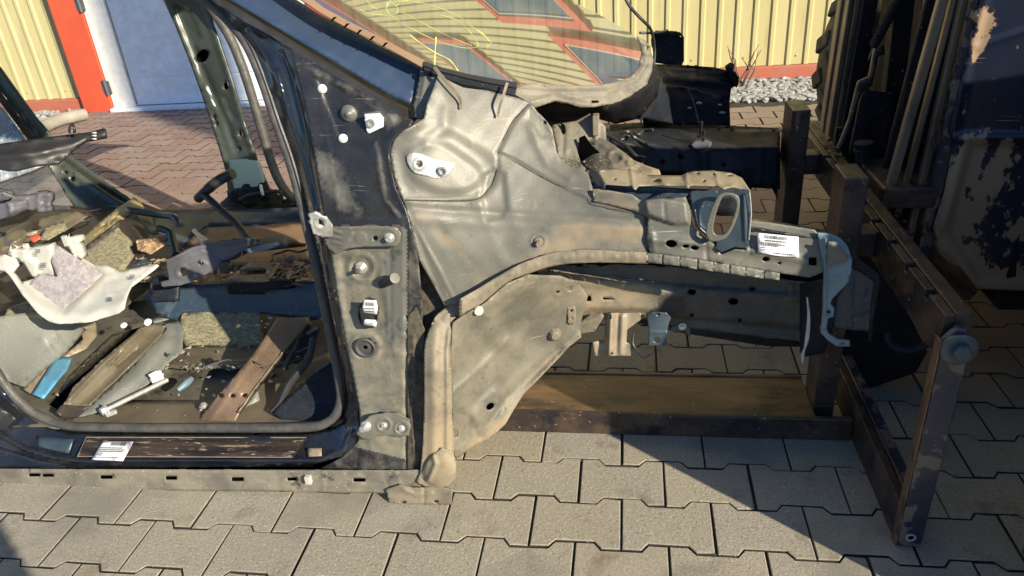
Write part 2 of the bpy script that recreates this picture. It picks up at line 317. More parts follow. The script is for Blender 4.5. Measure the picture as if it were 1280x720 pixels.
def area(poly, h, e=5):
    def f(u, v):
        d = segdist(u, v, poly, True); s = np.where(inpoly(u, v, poly), d, -d); return h*sstep(s, -e/2, e/2)
    return f
def oval(x, y, rx, ry, ang=0, n=16):
    a = math.radians(ang); return [(x+rx*math.cos(t)*math.cos(a)-ry*math.sin(t)*math.sin(a), y+rx*math.cos(t)*math.sin(a)+ry*math.sin(t)*math.cos(a)) for t in [2*math.pi*i/n for i in range(n)]]
def rect(x, y, hw, hh, ang=0):
    a = math.radians(ang); return [(x+i*hw*math.cos(a)-j*hh*math.sin(a), y+i*hw*math.sin(a)+j*hh*math.cos(a)) for i, j in ((-1,-1),(1,-1),(1,1),(-1,1))]
def fit_depth(pts):
    P = np.array([(p[0], p[1]) for p in pts], float)/100; Y = np.array([p[2] for p in pts], float); n = len(P)
    D = np.linalg.norm(P[:, None]-P[None], axis=2)
    A = np.zeros((n+3, n+3)); A[:n, :n] = D + np.eye(n)*1e-3; A[:n, n] = 1; A[:n, n+1:] = P; A[n:, :n] = A[:n, n:].T
    A[n:, n:] = -np.eye(3)*1e-6
    s = np.linalg.solve(A, np.concatenate([Y, np.zeros(3)]))
    def f(u, v):
        Q = np.stack([np.asarray(u, float), np.asarray(v, float)], -1)/100
        K = np.linalg.norm(Q[..., None, :]-P, axis=-1); return K@s[:n]+s[n]+Q@s[n+1:]
    return f
DEPTH = {}
def sheet(name, outline, m, parent, feats=(), holes=(), step=4., depth=None, extra=(), thick=.0022, dustf=None, smooth_out=0, wob=.0004, key=None, label=None):
    """pressed sheet panel: outline of (u, v, Y) or (u, v) + depth; features push towards the viewer"""
    if smooth_out: outline = [tuple(p) for p in catmull(outline, smooth_out, True)]
    if depth is None:
        if len(outline) > 40: base = outline[::max(1, len(outline)//40)]
        else: base = outline
        depth = fit_depth(list(base)+list(extra))
    elif isinstance(depth, (int, float)):
        dd = depth; depth = lambda u, v: np.full(np.shape(u), float(dd))
    O = [(p[0], p[1]) for p in outline]
    vs = []; es = []
    def ringpts(poly, st):
        n0 = len(vs)
        for i in range(len(poly)):
            a = poly[i]; b = poly[(i+1) % len(poly)]; L = math.hypot(b[0]-a[0], b[1]-a[1]); k = max(1, int(round(L/st)))
            for j in range(k): vs.append((a[0]+(b[0]-a[0])*j/k, a[1]+(b[1]-a[1])*j/k))
        n1 = len(vs); es.extend((i, i+1 if i+1 < n1 else n0) for i in range(n0, n1))
    ringpts(O, step)
    for h in holes: ringpts([(p[0], p[1]) for p in h], max(1.2, step*.6))
    x0, x1 = min(p[0] for p in O), max(p[0] for p in O); y0, y1 = min(p[1] for p in O), max(p[1] for p in O)
    gx, gy = np.meshgrid(np.arange(x0+step*.5, x1, step), np.arange(y0+step*.5, y1, step*.87)); gx = gx + (np.arange(gx.shape[0]) % 2)[:, None]*step*.5
    gx = gx.ravel(); gy = gy.ravel()
    k = inpoly(gx, gy, O) & (segdist(gx, gy, O, True) > step*.45)
    for h in holes: k &= ~inpoly(gx, gy, h) & (segdist(gx, gy, h, True) > step*.35)
    vs += list(zip(gx[k].tolist(), gy[k].tolist()))
    r = delaunay_2d_cdt([Vector(p) for p in vs], es, [], 0, 1e-5)
    V = np.array([(p[0], p[1]) for p in r[0]]); Fc = [tuple(f) for f in r[2]]
    cen = np.array([V[list(f)].mean(0) for f in Fc]); kk = inpoly(cen[:, 0], cen[:, 1], O)
    for h in holes: kk &= ~inpoly(cen[:, 0], cen[:, 1], h)
    Fc = [f[::-1] for f, q in zip(Fc, kk) if q]
    used = sorted({i for f in Fc for i in f}); mp = {i: j for j, i in enumerate(used)}; V = V[used]; Fc = [tuple(mp[i] for i in f) for f in Fc]
    u, v = V[:, 0], V[:, 1]; Y = depth(u, v)
    def surf(u, v):
        Y = depth(u, v)
        for g in feats: Y = Y - g(u, v)
        return Y
    Y = surf(u, v) + wob*(np.sin(u*.071+v*.043)+np.sin(v*.09-u*.031+1.3)+.6*np.sin(u*.21+2)*np.sin(v*.19))
    W = WYa(u, v, Y)
    me = bpy.data.meshes.new(name); me.from_pydata(W.tolist(), [], Fc); me.update()
    # face the camera
    if len(me.polygons):
        s = sum(1 if (np.array(p.normal) @ (CAM-np.array(p.center))) > 0 else -1 for p in me.polygons)
        if s < 0: me.flip_normals()
    if dustf is not None:
        a = me.attributes.new('dust', 'FLOAT', 'POINT'); a.data.foreach_set('value', np.asarray(dustf(u, v), float)+np.zeros(len(u)))
    o = link(name, me, m, parent, True)
    if thick:
        sm = o.modifiers.new('thickness', 'SOLIDIFY'); sm.thickness = thick; sm.offset = -1; sm.use_quality_normals = True
    if key: DEPTH[key] = surf
    if label: o['label'] = label
    return o
def on(key, u, v, lift=.001):
    y = float(DEPTH[key](np.array([float(u)]), np.array([float(v)]))[0]) - lift
    return WY(u, v, y)
def tubepx(pts, r, n=8, sm=4):
    """tube through (u, v, Y) points, r in metres"""
    mb = MB(); P = catmull([WY(*p) for p in pts], sm) if sm else [WY(*p) for p in pts]; return mb.tube(P, r, n)
OUT = (0, -1, 0)
def bolt(parent, c, r, h=.008, axis=OUT, m=None, name='bolt', washer=True):
    mb = MB()
    if washer: mb.lathe(c, axis, [(r*1.5, 0), (r*1.5, h*.3), (r*1.35, h*.38)], 20)
    mb.lathe(np.array(c)+np.array(axis)/np.linalg.norm(axis)*h*.3, axis, [(r, 0), (r, h*.8), (r*.85, h)], 6)
    return mb.build(name, m or m_zinc, parent, bev=0)
def printed(parent, P, ex, ey, wd, ht, rows, barcode=None, name='print'):
    """tiny illegible lines and bars printed on a label; P origin top-left, ex right, ey down unit vectors"""
    mb = MB(); nrm = np.cross(ey, ex); nrm = nrm/np.linalg.norm(nrm)
    if nrm@(CAM-P) < 0: nrm = -nrm
    def q(x0, y0, x1, y1):
        v = [P+ex*(x*wd)+ey*(y*ht)+nrm*.0007 for x, y in ((x0, y0), (x1, y0), (x1, y1), (x0, y1))]; mb.add(v, [(0, 1, 2, 3)])
    if barcode:
        x0, y0, x1, y1 = barcode; x = x0
        while x < x1:
            b = random.choice((.006, .01, .016)); q(x, y0, min(x+b, x1), y1); x += b+random.choice((.006, .01, .014))
    for (y, hh, x0, x1) in rows:
        x = x0
        while x < x1:
            l = random.uniform(.012, .05); q(x, y, min(x+l, x1), y+hh); x += l+random.uniform(.008, .018)
    return mb.build(name, m_ink, parent)
# ================================================================== SETTING
# ground sheet under the joints, pavers as parts of it
PIT = .1358
gb = MB(); gb.add([(-60, -30, -.0062), (60, -30, -.0062), (60, 60, -.0062), (-60, 60, -.0062)], [(0, 1, 2, 3)])
ground = gb.build('ground', m_ground); ground['kind'] = 'structure'
def paver_geo(g=.0024, bv=.0018, dz=.0018):
    wa, wb = .0775-g, PIT-.0775-g; X = .1-g
    def outl(s):
        a, b, x = wa-s, wb-s, X-s; k = .058+s*.3; l = .043+s*.3
        return [(-x, -a), (-k, -a), (-l, -b), (l, -b), (k, -a), (x, -a), (x, a), (k, a), (l, b), (-l, b), (-k, a), (-x, a)]
    t = outl(bv); o = outl(0); n = 12
    vs = [(x, y, 0) for x, y in t]+[(x, y, -dz) for x, y in o]+[(x, y, -.02) for x, y in o]
    fs = [(0, 1, 10, 11), (1, 2, 9, 10), (2, 3, 8, 9), (3, 4, 7, 8), (4, 5, 6, 7)]
    for r_ in (0, 1): fs += [(r_*n+(i+1) % n, r_*n+i, (r_+1)*n+i, (r_+1)*n+(i+1) % n) for i in range(n)]
    return vs, fs
PV, PF = paver_geo(); PV2, _ = paver_geo(g=.0052, bv=.0012, dz=.001)
pmes = []
for k in range(7):
    r1 = random.Random(k+31); V2 = [list(v) for v in PV]
    for i in range(12):
        jx, jy = r1.uniform(-.0008, .0008), r1.uniform(-.0008, .0008); cx = 0.
        if r1.random() < .12: cx = r1.uniform(.002, .005)
        sx, sy = (1 if V2[i][0] > 0 else -1), (1 if V2[i][1] > 0 else -1)
        V2[i][0] += jx-sx*cx; V2[i][1] += jy-sy*cx
        for j in (12, 24): V2[i+j][0] += jx-sx*cx*.4; V2[i+j][1] += jy-sy*cx*.4
    pme = bpy.data.meshes.new('paver'); pme.from_pydata(V2, [], PF); pme.materials.append(m_paver); pme.materials.append(m_ground); pme.update(); pmes.append(pme)
    for p_ in list(pme.polygons)[17:]: p_.material_index = 1
cells = []
for r_ in range(-9, 32):
    yc = r_*PIT+.0774
    for i in range(-34, 16):
        xc = i*.2+.1*(r_ % 2)+.1
        if yc > 3.70 and (xc < -4.2 or xc > -1.9): continue
        if yc > 4.36: continue
        P = np.array([xc, yc, 0])-CAM; z = P@CF
        if z < .2: continue
        u, v = 640+FPX*(P@CR)/z, 360-FPX*(P@CU)/z
        vis = -90 < u < 1370 and -60 < v < 830
        # hidden behind the car body or the machine: low priority
        hid = (380 < u < 640 and 240 < v < 585) or (0 < u < 400 and 285 < v < 590) or (400 < u < 800 and v < 350) or (1030 < u < 1180 and 200 < v < 420)
        cells.append(((0 if vis and not hid else 1), z, xc, yc, vis))
cells.sort(key=lambda c: (c[0], c[1]))
rest = []
for k, (h, z, xc, yc, vis) in enumerate(cells):
    if k < 298 and not h:
        o = bpy.data.objects.new('paver', random.choice(pmes)); COL.objects.link(o); o.parent = ground
        o.location = (xc+random.uniform(-.0008, .0008), yc+random.uniform(-.0008, .0008), random.uniform(-.0012, .0012)); o.rotation_euler = (random.uniform(-.006, .006), random.uniform(-.004, .004), random.uniform(-.004, .004))
    else: rest.append((xc, yc))
vs = []; fs = []; tone = []
for xc, yc in rest:
    n = len(vs); dz = random.uniform(-.0012, .0012); vs += [(x+xc, y+yc, z+dz) for x, y, z in (PV2 if yc > 1.3 else PV)]; fs += [tuple(i+n for i in f) for f in PF]; tone += [random.random()]*len(PV)
me = bpy.data.meshes.new('distant_pavers'); me.from_pydata(vs, [], fs); me.update(); a = me.attributes.new('tone', 'FLOAT', 'POINT'); a.data.foreach_set('value', tone)
o = link('distant_pavers', me, m_paver, ground); me.materials.append(m_ground)
me.polygons.foreach_set('material_index', [1 if (i % len(PF)) >= 17 else 0 for i in range(len(me.polygons))]); o['kind'] = 'stuff'
# dry grit swept into the joints and on the pavers
mb = MB()
for i in range(900):
    x = random.uniform(-1.5, 1.4); y = random.uniform(-.25, .5) if random.random() < .7 else random.uniform(.5, 3.6); s = random.uniform(.0008, .0022)
    c = np.array([x, y, s*.3]); mb.add([c+np.array(k)*s for k in ((1, 0, 0), (-.5, .8, 0), (-.6, -.7, 0), (0, 0, .9))], [(0, 1, 3), (1, 2, 3), (2, 0, 3)])
o = mb.build('grit', m_gravel); o['kind'] = 'stuff'
# gravel strips along the wall
def gravel(x0, x1, y0, y1, n):
    mb = MB(); ico = bmesh.new(); bmesh.ops.create_icosphere(ico, subdivisions=1, radius=1); iv = np.array([v.co[:] for v in ico.verts]); ifc = [tuple(v.index for v in f.verts) for f in ico.faces]; ico.free()
    for i in range(n):
        s = np.array([random.uniform(.016, .030), random.uniform(.014, .026), random.uniform(.009, .016)])*random.choice((1, 1, 1.25))
        a = random.uniform(0, 6.3); R = np.array([[math.cos(a), -math.sin(a), 0], [math.sin(a), math.cos(a), 0], [0, 0, 1]]); t = random.uniform(-.35, .35); T = np.array([[1, 0, 0], [0, math.cos(t), -math.sin(t)], [0, math.sin(t), math.cos(t)]])
        q = (iv*(1+np.random.uniform(-.16, .16, iv.shape))*s)@T.T@R.T + np.array([random.uniform(x0, x1), random.uniform(y0, y1), random.uniform(-.002, .018)])
        mb.add(q, ifc)
    return mb
o = gravel(.2, 2.6, 3.80, 4.37, 3000).build('gravel', m_gravel, None, True); o['kind'] = 'stuff'
o = gravel(-5.9, -4.25, 3.80, 4.37, 1100).build('gravel', m_gravel, None, True); o['kind'] = 'stuff'
# ------------------------------------------------------------------ building
WALLY = 4.42
bld = empty('hall_building', (0, WALLY, 0), 'yellow corrugated metal hall with red trim, white door and red framed windows', 'building')
PITCH = .1195
def cladding(x0, x1, z0, z1, name='cladding', k=1.):
    prof = [(0, 0), (.070*k, 0), (.078*k, -.011*k), (.1005*k, -.011*k), (.1085*k, 0)]; PITCH = .1195*k; mb = MB(); xs = []; n = int(math.ceil((x1-x0)/PITCH))
    for i in range(n):
        for x, y in prof:
            X_ = x0+i*PITCH+x
            if X_ <= x1: xs.append((X_, WALLY+y))
    xs.append((x1, WALLY)); vs = []
    for x, y in xs: vs += [(x, y, z0), (x, y, z1)]
    mb.add(vs, [(2*i, 2*i+2, 2*i+3, 2*i+1) for i in range(len(xs)-1)])
    return mb.build(name, m_yellow, bld)
HT = 19.0
# windows high on the facade, mirrored in the windshield: x0, x1, z0, z1
WIN = [(4.85, 6.7, 6.1, 8.35), (2.3, 4.12, 7.1, 9.7), (5.35, 7.7, 13.55, 16.9)]
cladding(-9.5, -4.16, .10, 2.95); cladding(-2.10, 9.7, .10, 2.95); cladding(-4.16, -2.10, 2.30, 2.95)
MB().box((-9.5, WALLY-.035, 2.951), (9.7, WALLY+.03, 3.05)).build('flashing', m_red, bld)
cladding(-9.5, 9.7, 3.05, HT, k=2.6)
plb = MB(); plb.box((-9.5, WALLY-.045, -.02), (-4.02, WALLY-.002, .10)); o = plb.build('plinth', m_plinth, bld, bev=.008)
plb = MB(); plb.box((-2.10, WALLY-.045, -.02), (9.7, WALLY-.002, .10)); o = plb.build('plinth', m_plinth, bld, bev=.008)
# red corner trim left of the door
P0 = WZ(110, 139, 0); P1 = WZ(143, 139, 0)
mb = MB(); mb.box((-4.16, WALLY-.10, -.01), (-3.90, WALLY+.03, 2.28)); mb.build('door_post', m_red, bld, bev=.006)
mb = MB(); mb.box((-2.10, WALLY-.10, -.01), (-1.86, WALLY+.03, 2.28)); mb.build('door_post', m_red, bld, bev=.006)
mb = MB(); mb.box((-4.16, WALLY-.11, 2.281), (-1.86, WALLY+.03, 2.5)); mb.build('door_lintel', m_red, bld, bev=.006)
door = MB().box((-3.70, WALLY-.055, .03), (-2.24, WALLY-.01, 2.2)).build('door', m_door, bld, bev=.002)
mb = MB(); mb.box((-3.895, WALLY-.085, .012), (-3.715, WALLY+.02, 2.275)); mb.box((-2.235, WALLY-.085, .012), (-2.105, WALLY+.02, 2.275)); mb.box((-3.712, WALLY-.085, 2.205), (-2.238, WALLY+.02, 2.275))
mb.build('door_frame', m_white, door, bev=.004)
for z0, z1 in ((.05, .235), (.25, 2.18)):
    MB().box((-3.685, WALLY-.062, z0), (-2.975, WALLY-.054, z1)).build('door_panel', m_door, door, bev=.002)
    MB().box((-2.96, WALLY-.062, z0), (-2.255, WALLY-.054, z1)).build('door_panel', m_door, door, bev=.002)
MB().box((-3.90, WALLY-.14, -.008), (-2.10, WALLY-.056, .026)).build('door_threshold', m_door, door, bev=.003)
for z in (.13, .76):
    mb = MB(); mb.lathe((-3.895, WALLY-.108, z), (0, 0, 1), [(.012, 0), (.012, .12)], 10); mb.box((-3.93, WALLY-.104, z+.01), (-3.86, WALLY-.098, z+.11)); mb.build('hinge', m_greypl, door)
for x0, x1, z0, z1 in WIN:
    fm = MB()
    for a, c in (((x0-.22, z0-.22), (x1+.22, z0)), ((x0-.22, z1), (x1+.22, z1+.22)), ((x0-.22, z0+.001), (x0, z1-.001)), ((x1, z0+.001), (x1+.22, z1-.001))): fm.box((a[0], WALLY-.13, a[1]), (c[0], WALLY-.002, c[1]))
    fo = fm.build('window_frame', m_red, bld)
    fm = MB(); fm.box((x0+.002, WALLY-.10, z0+.002), (x0+.06, WALLY-.035, z1-.002)); fm.box((x1-.06, WALLY-.10, z0+.002), (x1-.002, WALLY-.035, z1-.002)); fm.box((x0+.061, WALLY-.10, z1-.06), (x1-.061, WALLY-.035, z1-.002)); fm.box((x0+.061, WALLY-.10, z0+.002), (x1-.061, WALLY-.035, z0+.06)); fm.build('casement', m_white, fo)
    MB().box((x0+.061, WALLY-.075, z0+.061), (x1-.061, WALLY-.045, z1-.061)).build('pane', m_window, fo)
# end walls and roof so that the hall is a closed body
MB().box((-9.5, WALLY+.035, 0), (9.7, WALLY+9, HT-.02)).build('wall_core', m_plinth, bld)
MB().box((-9.8, WALLY-.3, HT), (10, WALLY+9.3, HT+.25)).build('roof', m_red, bld)
mb = MB()
for x in np.arange(-9.4, 9.6, PITCH*3):
    if -4.2 < x < -2.05: continue
    for z in (.16, 1.25, 2.85): mb.lathe((x+.035, WALLY-.0005, z), OUT, [(.008, 0), (.008, .0015), (.0045, .002), (.004, .006)], 8)
o = mb.build('cladding_screws', m_zinc, bld); o['kind'] = 'stuff'
# grey pipe lying along the plinth at the left
mb = MB(); mb.tube(catmull([WZ(46, 163, .045), WZ(62, 155, .045), WZ(78, 149, .05), WZ(95, 145, .05), WZ(106, 143, .045)], 5), .045, 14)
o = mb.build('pipe', m_pipe, None, True); prop(o, 'grey flattened pipe lying on the ground along the red plinth left of the door', 'pipe')
# bare shrub by the wall
shrub = empty('bare_shrub', tuple(WZ(926, 118, 0)), 'small leafless shrub sticking up from the pale gravel by the yellow wall', 'shrub')
base = WZ(928, 112, .0)
for i in range(9):
    r1 = random.Random(i); a = r1.uniform(-.5, .5); h = r1.uniform(.12, .3)
    p = [base+np.array([r1.uniform(-.03, .03), 0, 0])]; 
    for j in range(4): p.append(p[-1]+np.array([a*.07+r1.uniform(-.02, .02), r1.uniform(-.02, .02), h/4]))
    mb = MB(); mb.tube(p, [.007, .006, .0045, .003, .002], 6); mb.tube([p[2], p[2]+np.array([r1.uniform(-.06, .06), 0, .06])], [.004, .002], 5); mb.build('twig', m_twig, shrub)
# ================================================================== CAR BODY FRONT SECTION
car = empty('car_body', tuple(WY(520, 600, .3)*[1, 1, 0]), 'cut-off front of a dark navy car body with dusty inner wing and open doorway', 'car body')
# -- windshield surface (convex sheet)
GN = np.array([.43, -.50, .75]); GN /= np.linalg.norm(GN); GP = WY(527, 82, .36)
GC = None
def glass_hit(u, v, k=.10):
    d = CF[None]+CR[None]*((np.asarray(u, float)-640)/FPX)[:, None]+CU[None]*((360-np.asarray(v, float))/FPX)[:, None]
    e = np.cross(GN, [0, 0, 1.]); e /= np.linalg.norm(e); e2 = np.cross(GN, e)
    t = ((GP-CAM)@GN)/(d@GN)
    for _ in range(25):
        P = CAM+d*t[:, None]; q = P-GMID; s = q@e; s2 = q@e2
        f = (P-GP)@GN + k*(s*s) + .05*s2*s2; t = t - f/(d@GN)
    return CAM+d*t[:, None]
_d = ray(590, 50); GMID = CAM+_d*(((GP-CAM)@GN)/(_d@GN))
def glassY(u, v):
    sh = np.shape(u); return glass_hit(np.ravel(u), np.ravel(v))[:, 1].reshape(sh)
g_out = [(352, -22), (375, -2), (400, 13), (430, 29), (470, 49), (500, 65), (528, 80), (552, 88), (580, 95), (612, 101), (645, 106), (675, 108), (701, 107), (735, 107), (762, 105), (780, 101), (790, 96), (799, 84), (803, 70), (801, 56), (792, 44), (770, 30), (745, 16), (724, 6), (705, -6), (680, -22)]
glass = sheet('windshield', g_out, m_glass, car, depth=glassY, step=7, thick=0, wob=0, key='glass')
glass.data.set_sharp_from_angle(angle=3)
# marker scribble drawn on the glass
def z2(p, ox=400, oy=0, s=4.): return [(ox+x/s, oy+y/s) for x, y in p]
strokes = [[(340,10),(333,45),(350,75),(385,65),(388,40),(365,20),(345,15)], [(200,50),(250,70),(345,78)], [(350,75),(450,140),(600,210),(720,240),(790,235)], [(410,60),(520,120),(650,185),(760,230)], [(380,0),(480,10),(580,35),(690,80),(780,150),(840,200),(855,215),(835,235)], [(600,75),(680,100),(740,150),(780,200),(792,232)], [(450,175),(500,215),(570,260),(640,295),(670,325),(690,355)], [(580,185),(576,260),(572,330)], [(345,10),(372,-4),(400,12),(380,30)], [(230,0),(262,35),(290,48)], [(480,-20),(430,5),(350,15),(345,30)], [(785,150),(820,175),(845,205)]]
for i, st in enumerate(strokes):
    pts = catmull([np.array(p) for p in z2(st)], 6); G = glass_hit([p[0] for p in pts], [p[1] for p in pts])+GN*.0006
    wd = .0030 if i in (6, 7, 11) else .0013; mb = MB(); vs = []
    for j in range(len(G)):
        t = G[min(j+1, len(G)-1)]-G[max(j-1, 0)]; n_ = np.cross(t, GN); n_ /= np.linalg.norm(n_)+1e-9; ww = wd*(.8+.3*math.sin(j*.7+i)); vs += [G[j]-n_*ww*.5, G[j]+n_*ww*.5]
    mb.add(vs, [(2*j, 2*j+1, 2*j+3, 2*j+2) for j in range(len(G)-1)]); mb.build('marker_line', m_scrib, glass)
# sealing strip beside the pillar, tan paints its reflection, with dark clips
def gp(u, v, up=.0): 
    P = glass_hit([u], [v])[0]+GN*up; return P
def gl_strip(name, pts, m, parent, lift=.003, th=.003):
    """strip through (u0,v0,u1,v1) pairs lying on the glass"""
    A = [gp(a, b, lift) for a, b, _, _ in pts]; B = [gp(c, d, lift) for _, _, c, d in pts]; n = len(A)
    vs = A+B+[p-GN*th for p in A]+[p-GN*th for p in B]
    fs = [(i, i+1, n+i+1, n+i) for i in range(n-1)]+[(2*n+i, i, i+1, 2*n+i+1)[::-1] for i in range(n-1)]+[(n+i, 3*n+i, 3*n+i+1, n+i+1)[::-1] for i in range(n-1)]
    return from_py(name, vs, fs, m, parent)
gl_strip('sealing_strip', [(338, -24, 352, -30), (372, -2, 382, -6), (400, 17, 405, 11), (430, 34, 434, 27), (470, 54, 474, 47), (500, 70, 503, 63), (527, 85, 531, 77)], m_card, glass)
for x, y in ((416, 24), (432, 32), (448, 40), (464, 48), (480, 56)):
    gl_strip('clip', [(x-3, y+4, x+1, y-1), (x+1, y+3, x+5, y-1)], m_hole, glass, lift=.0042, th=.002)
# dark lower glass moulding
gl_strip('lower_moulding', [(528, 84, 529, 79), (552, 92, 553, 87), (580, 99, 581, 94), (612, 106, 612, 100), (645, 112, 645, 105)], m_blackpl, glass, lift=.006, th=.006)
gl_strip('lower_moulding', [(530, 89, 529, 85), (552, 98, 552, 93), (580, 107, 580, 100), (612, 113, 612, 107), (643, 121, 645, 113)], m_dark, glass, lift=.004, th=.012)
# -- navy pillar skin
sheet('pillar_skin', [(262, -14, .40), (335, -22, .45), (360, -7, .45), (400, 18, .435), (450, 44, .42), (500, 70, .405), (528, 84, .395), (521, 108, .372), (514, 132, .35), (490, 121, .35), (450, 97, .355), (400, 67, .36), (340, 31, .37), (290, 1, .38)], m_navy, car,
      feats=[ridge([(300, 0), (400, 58), (512, 124)], 7, .003)], step=5, wob=.0006)
sheet('pillar_gutter', [(240, -16, .42), (264, -14, .41), (291, 0, .40), (342, 31, .395), (400, 66, .385), (450, 96, .38), (490, 120, .375), (516, 131, .37), (523, 147, .33), (514, 152, .32), (500, 146, .325), (450, 115, .34), (400, 84, .345), (340, 46, .355), (300, 24, .36)], m_blackpl, car,
      feats=[ridge([(285, 4), (400, 74), (510, 139)], 2.6, .004), ridge([(275, 8), (390, 78), (500, 146)], 2.4, -.004)], step=2.4)
# -- hinge pillar panel
hp_out = [(363, 60, .335), (400, 82, .325), (450, 113, .31), (500, 144, .285), (516, 150, .26), (512, 157, .25), (498, 166, .245), (489, 180, .24), (486, 195, .235), (489, 215, .23), (495, 238, .22), (507, 262, .21), (516, 290, .20), (523, 330, .19), (528, 380, .18), (528, 440, .165), (529, 500, .155), (528, 560, .145), (526, 589, .135), (447, 588, .14), (400, 586, .145), (425, 573, .15), (447, 552, .16), (450, 530, .165), (449, 510, .17), (443, 480, .18), (432, 430, .19), (420, 360, .21), (411, 300, .23), (403, 260, .245), (394, 200, .27), (383, 140, .30), (372, 95, .32)]
def hp_dust(u, v):
    d = .22+.30*sstep(v, 250, 330)-.05
    d = d+.45*np.exp(-((u-(392+(v-180)*.55))/26)**2)*sstep(v, 165, 200)*sstep(-v, -285, -250)
    d = d+.30*np.exp(-(segdist(u, v, [(372, 75), (400, 92), (455, 122), (490, 150)])/9)**2)
    d = d+.4*np.exp(-(segdist(u, v, [(470, 180), (482, 250), (500, 270)])/5)**2)+.2*sstep(u, 460, 500)*sstep(-v, -250, -150)
    d = d-.25*sstep(u, 478, 486)*sstep(-u, -512, -505)*sstep(v, 290, 330)*sstep(-v, -440, -400)
    return d
hp_feats = [area([(396, 98), (402, 94), (478, 134), (488, 152), (482, 168), (468, 180), (432, 180), (424, 172)], -.006, 6), ridge([(392, 92), (470, 130), (490, 150)], 3, .004),
            dome(436, 142, 10.5, .006), disc(465, 156, 17, .004, 6), ridge([(470, 178), (482, 250), (500, 272)], 4, .005), area([(398, 280), (508, 275), (512, 300), (509, 590), (450, 590), (440, 470), (425, 400), (412, 330)], .007, 12),
            area([(424, 322), (470, 320), (474, 350), (485, 400), (470, 415), (436, 410), (428, 370)], -.006, 9), ring(452, 334, 16, 3, .006), disc(452, 334, 12, -.006, 3), dome(505, 405, 10, .005), ring(505, 405, 10, 1.2, -.002), disc(502, 431, 15, .004, 4), dome(502, 431, 11, -.004),
            ridge([(507, 272), (508, 585)], 1.3, -.005), ridge([(487, 300), (489, 440)], 1.6, -.003), ridge([(400, 120), (420, 240), (424, 275)], 2, .002), ring(457, 434, 17, 3, .005), area([(450, 514), (512, 512), (514, 552), (470, 556), (446, 545)], .004, 8),
            ridge([(463, 555), (475, 585)], 4, .003), area([(482, 196), (503, 262), (520, 330), (526, 330), (530, 250), (500, 190)], .003, 5)]
def hp_zone_mat(): return m_black
hp_feats = [(lambda f: lambda u, v: .8*f(u, v))(f) for f in hp_feats]
hp = sheet('hinge_pillar', hp_out, m_black, car, feats=hp_feats, holes=[oval(460, 391, 12, 19, 4), oval(457, 434, 11, 11)], step=3.0, key='hp', dustf=hp_dust, thick=.003)
# lower face of the pillar is bare grey-green: second material by height
hp.data.materials.append(m_pillar)
for p in hp.data.polygons:
    c = p.center; q = np.array(c)-CAM; z = q@CF; u = 640+FPX*(q@CR)/z; v = 360-FPX*(q@CU)/z
    if v > 283+3*math.sin(u*.2) and u < 509 and v < 560+.25*(u-450): p.material_index = 1
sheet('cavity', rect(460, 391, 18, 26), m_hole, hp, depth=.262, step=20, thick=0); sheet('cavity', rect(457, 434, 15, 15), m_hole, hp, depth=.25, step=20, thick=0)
# white plugs and domes
for u, v, r in ((403, 111, 5.2), (429, 173, 5.2)):
    mb = MB(); c = on('hp', u, v); k = .00185; mb.lathe(c, (0.1, -1, .1), [(r*k, 0), (r*k, .003), (r*k*.8, .0055), (.0001, .007)], 20); mb.build('plug', m_white, hp, True)
mb = MB(); c = on('hp', 436, 142, .0); mb.lathe(c, (0, -1, .1), [(.018, 0), (.0175, .002), (.012, .006), (.004, .0085), (.003, .010), (.0001, .0105)], 24); mb.build('rubber_plug', m_pillar, hp, True)
# square white nut bracket
def plate_px(name, outline, key, m, parent, lift=.006, thick=.004, holes=(), feats=(), step=2.5, Y=None, dustf=None):
    f = (lambda u, v: DEPTH[key](u, v)*0+float(np.mean([DEPTH[key](np.array([float(p[0])]), np.array([float(p[1])]))[0] for p in outline]))-lift) if Y is None else Y
    return sheet(name, outline, m, parent, feats=feats, holes=holes, step=step, depth=f, thick=thick, wob=0, dustf=dustf)
br = plate_px('nut_bracket', [(455, 143), (474, 142), (479, 148), (479, 160), (474, 167), (459, 167)], 'hp', m_white, hp, .008, .006, holes=[oval(463.5, 154, 3, 3)])
mb = MB(); c = on('hp', 463.5, 154, .012); mb.lathe(c, OUT, [(.009, 0), (.009, .002), (.0055, .002), (.005, -.004)], 18); mb.build('nut', m_zinc, br, True)
# upper hinge bracket with its bent tab
h1 = sheet('hinge_bracket', [(409, 284, .203), (425, 283, .199), (470, 282, .191), (495, 284, .187), (501, 291, .185), (500, 303, .184), (494, 309, .184), (455, 308, .190), (436, 311, .193), (420, 318, .196), (411, 312, .20), (405, 300, .204)], m_apron, car,
          feats=[ring(451, 298, 6, 1.2, .002), dome(451, 298, 5.5, .002), ring(487, 297, 9, 1.8, .003), ridge([(425, 285), (493, 286)], 1.2, .003), ridge([(424, 310), (494, 306)], 1.5, .002), ridge([(415, 288), (428, 292), (438, 286)], 1.5, .004), ridge([(414, 296), (428, 299), (440, 292)], 1.5, .004), ridge([(416, 303), (428, 306), (436, 300)], 1.3, .003)],
          holes=[oval(469, 298, 3.2, 3.2)], step=2., thick=.004, key='h1')
bolt(h1, on('h1', 487, 297), .0075, .008); sheet('tab', [(387, 268, .150), (394, 266, .150), (409, 272, .160), (416, 284, .172), (416, 296, .190), (404, 297, .18), (392, 293, .165), (389, 285, .157)], m_alu, h1, holes=[[(398, 274), (404, 276), (405, 283), (399, 282)]], feats=[ring(401, 279, 7, 1.5, .003)], step=1.8, thick=.006)
sheet('web', [(412, 284, .20), (420, 283, .222), (420, 300, .222), (412, 298, .198)], m_pillar, h1, step=3)
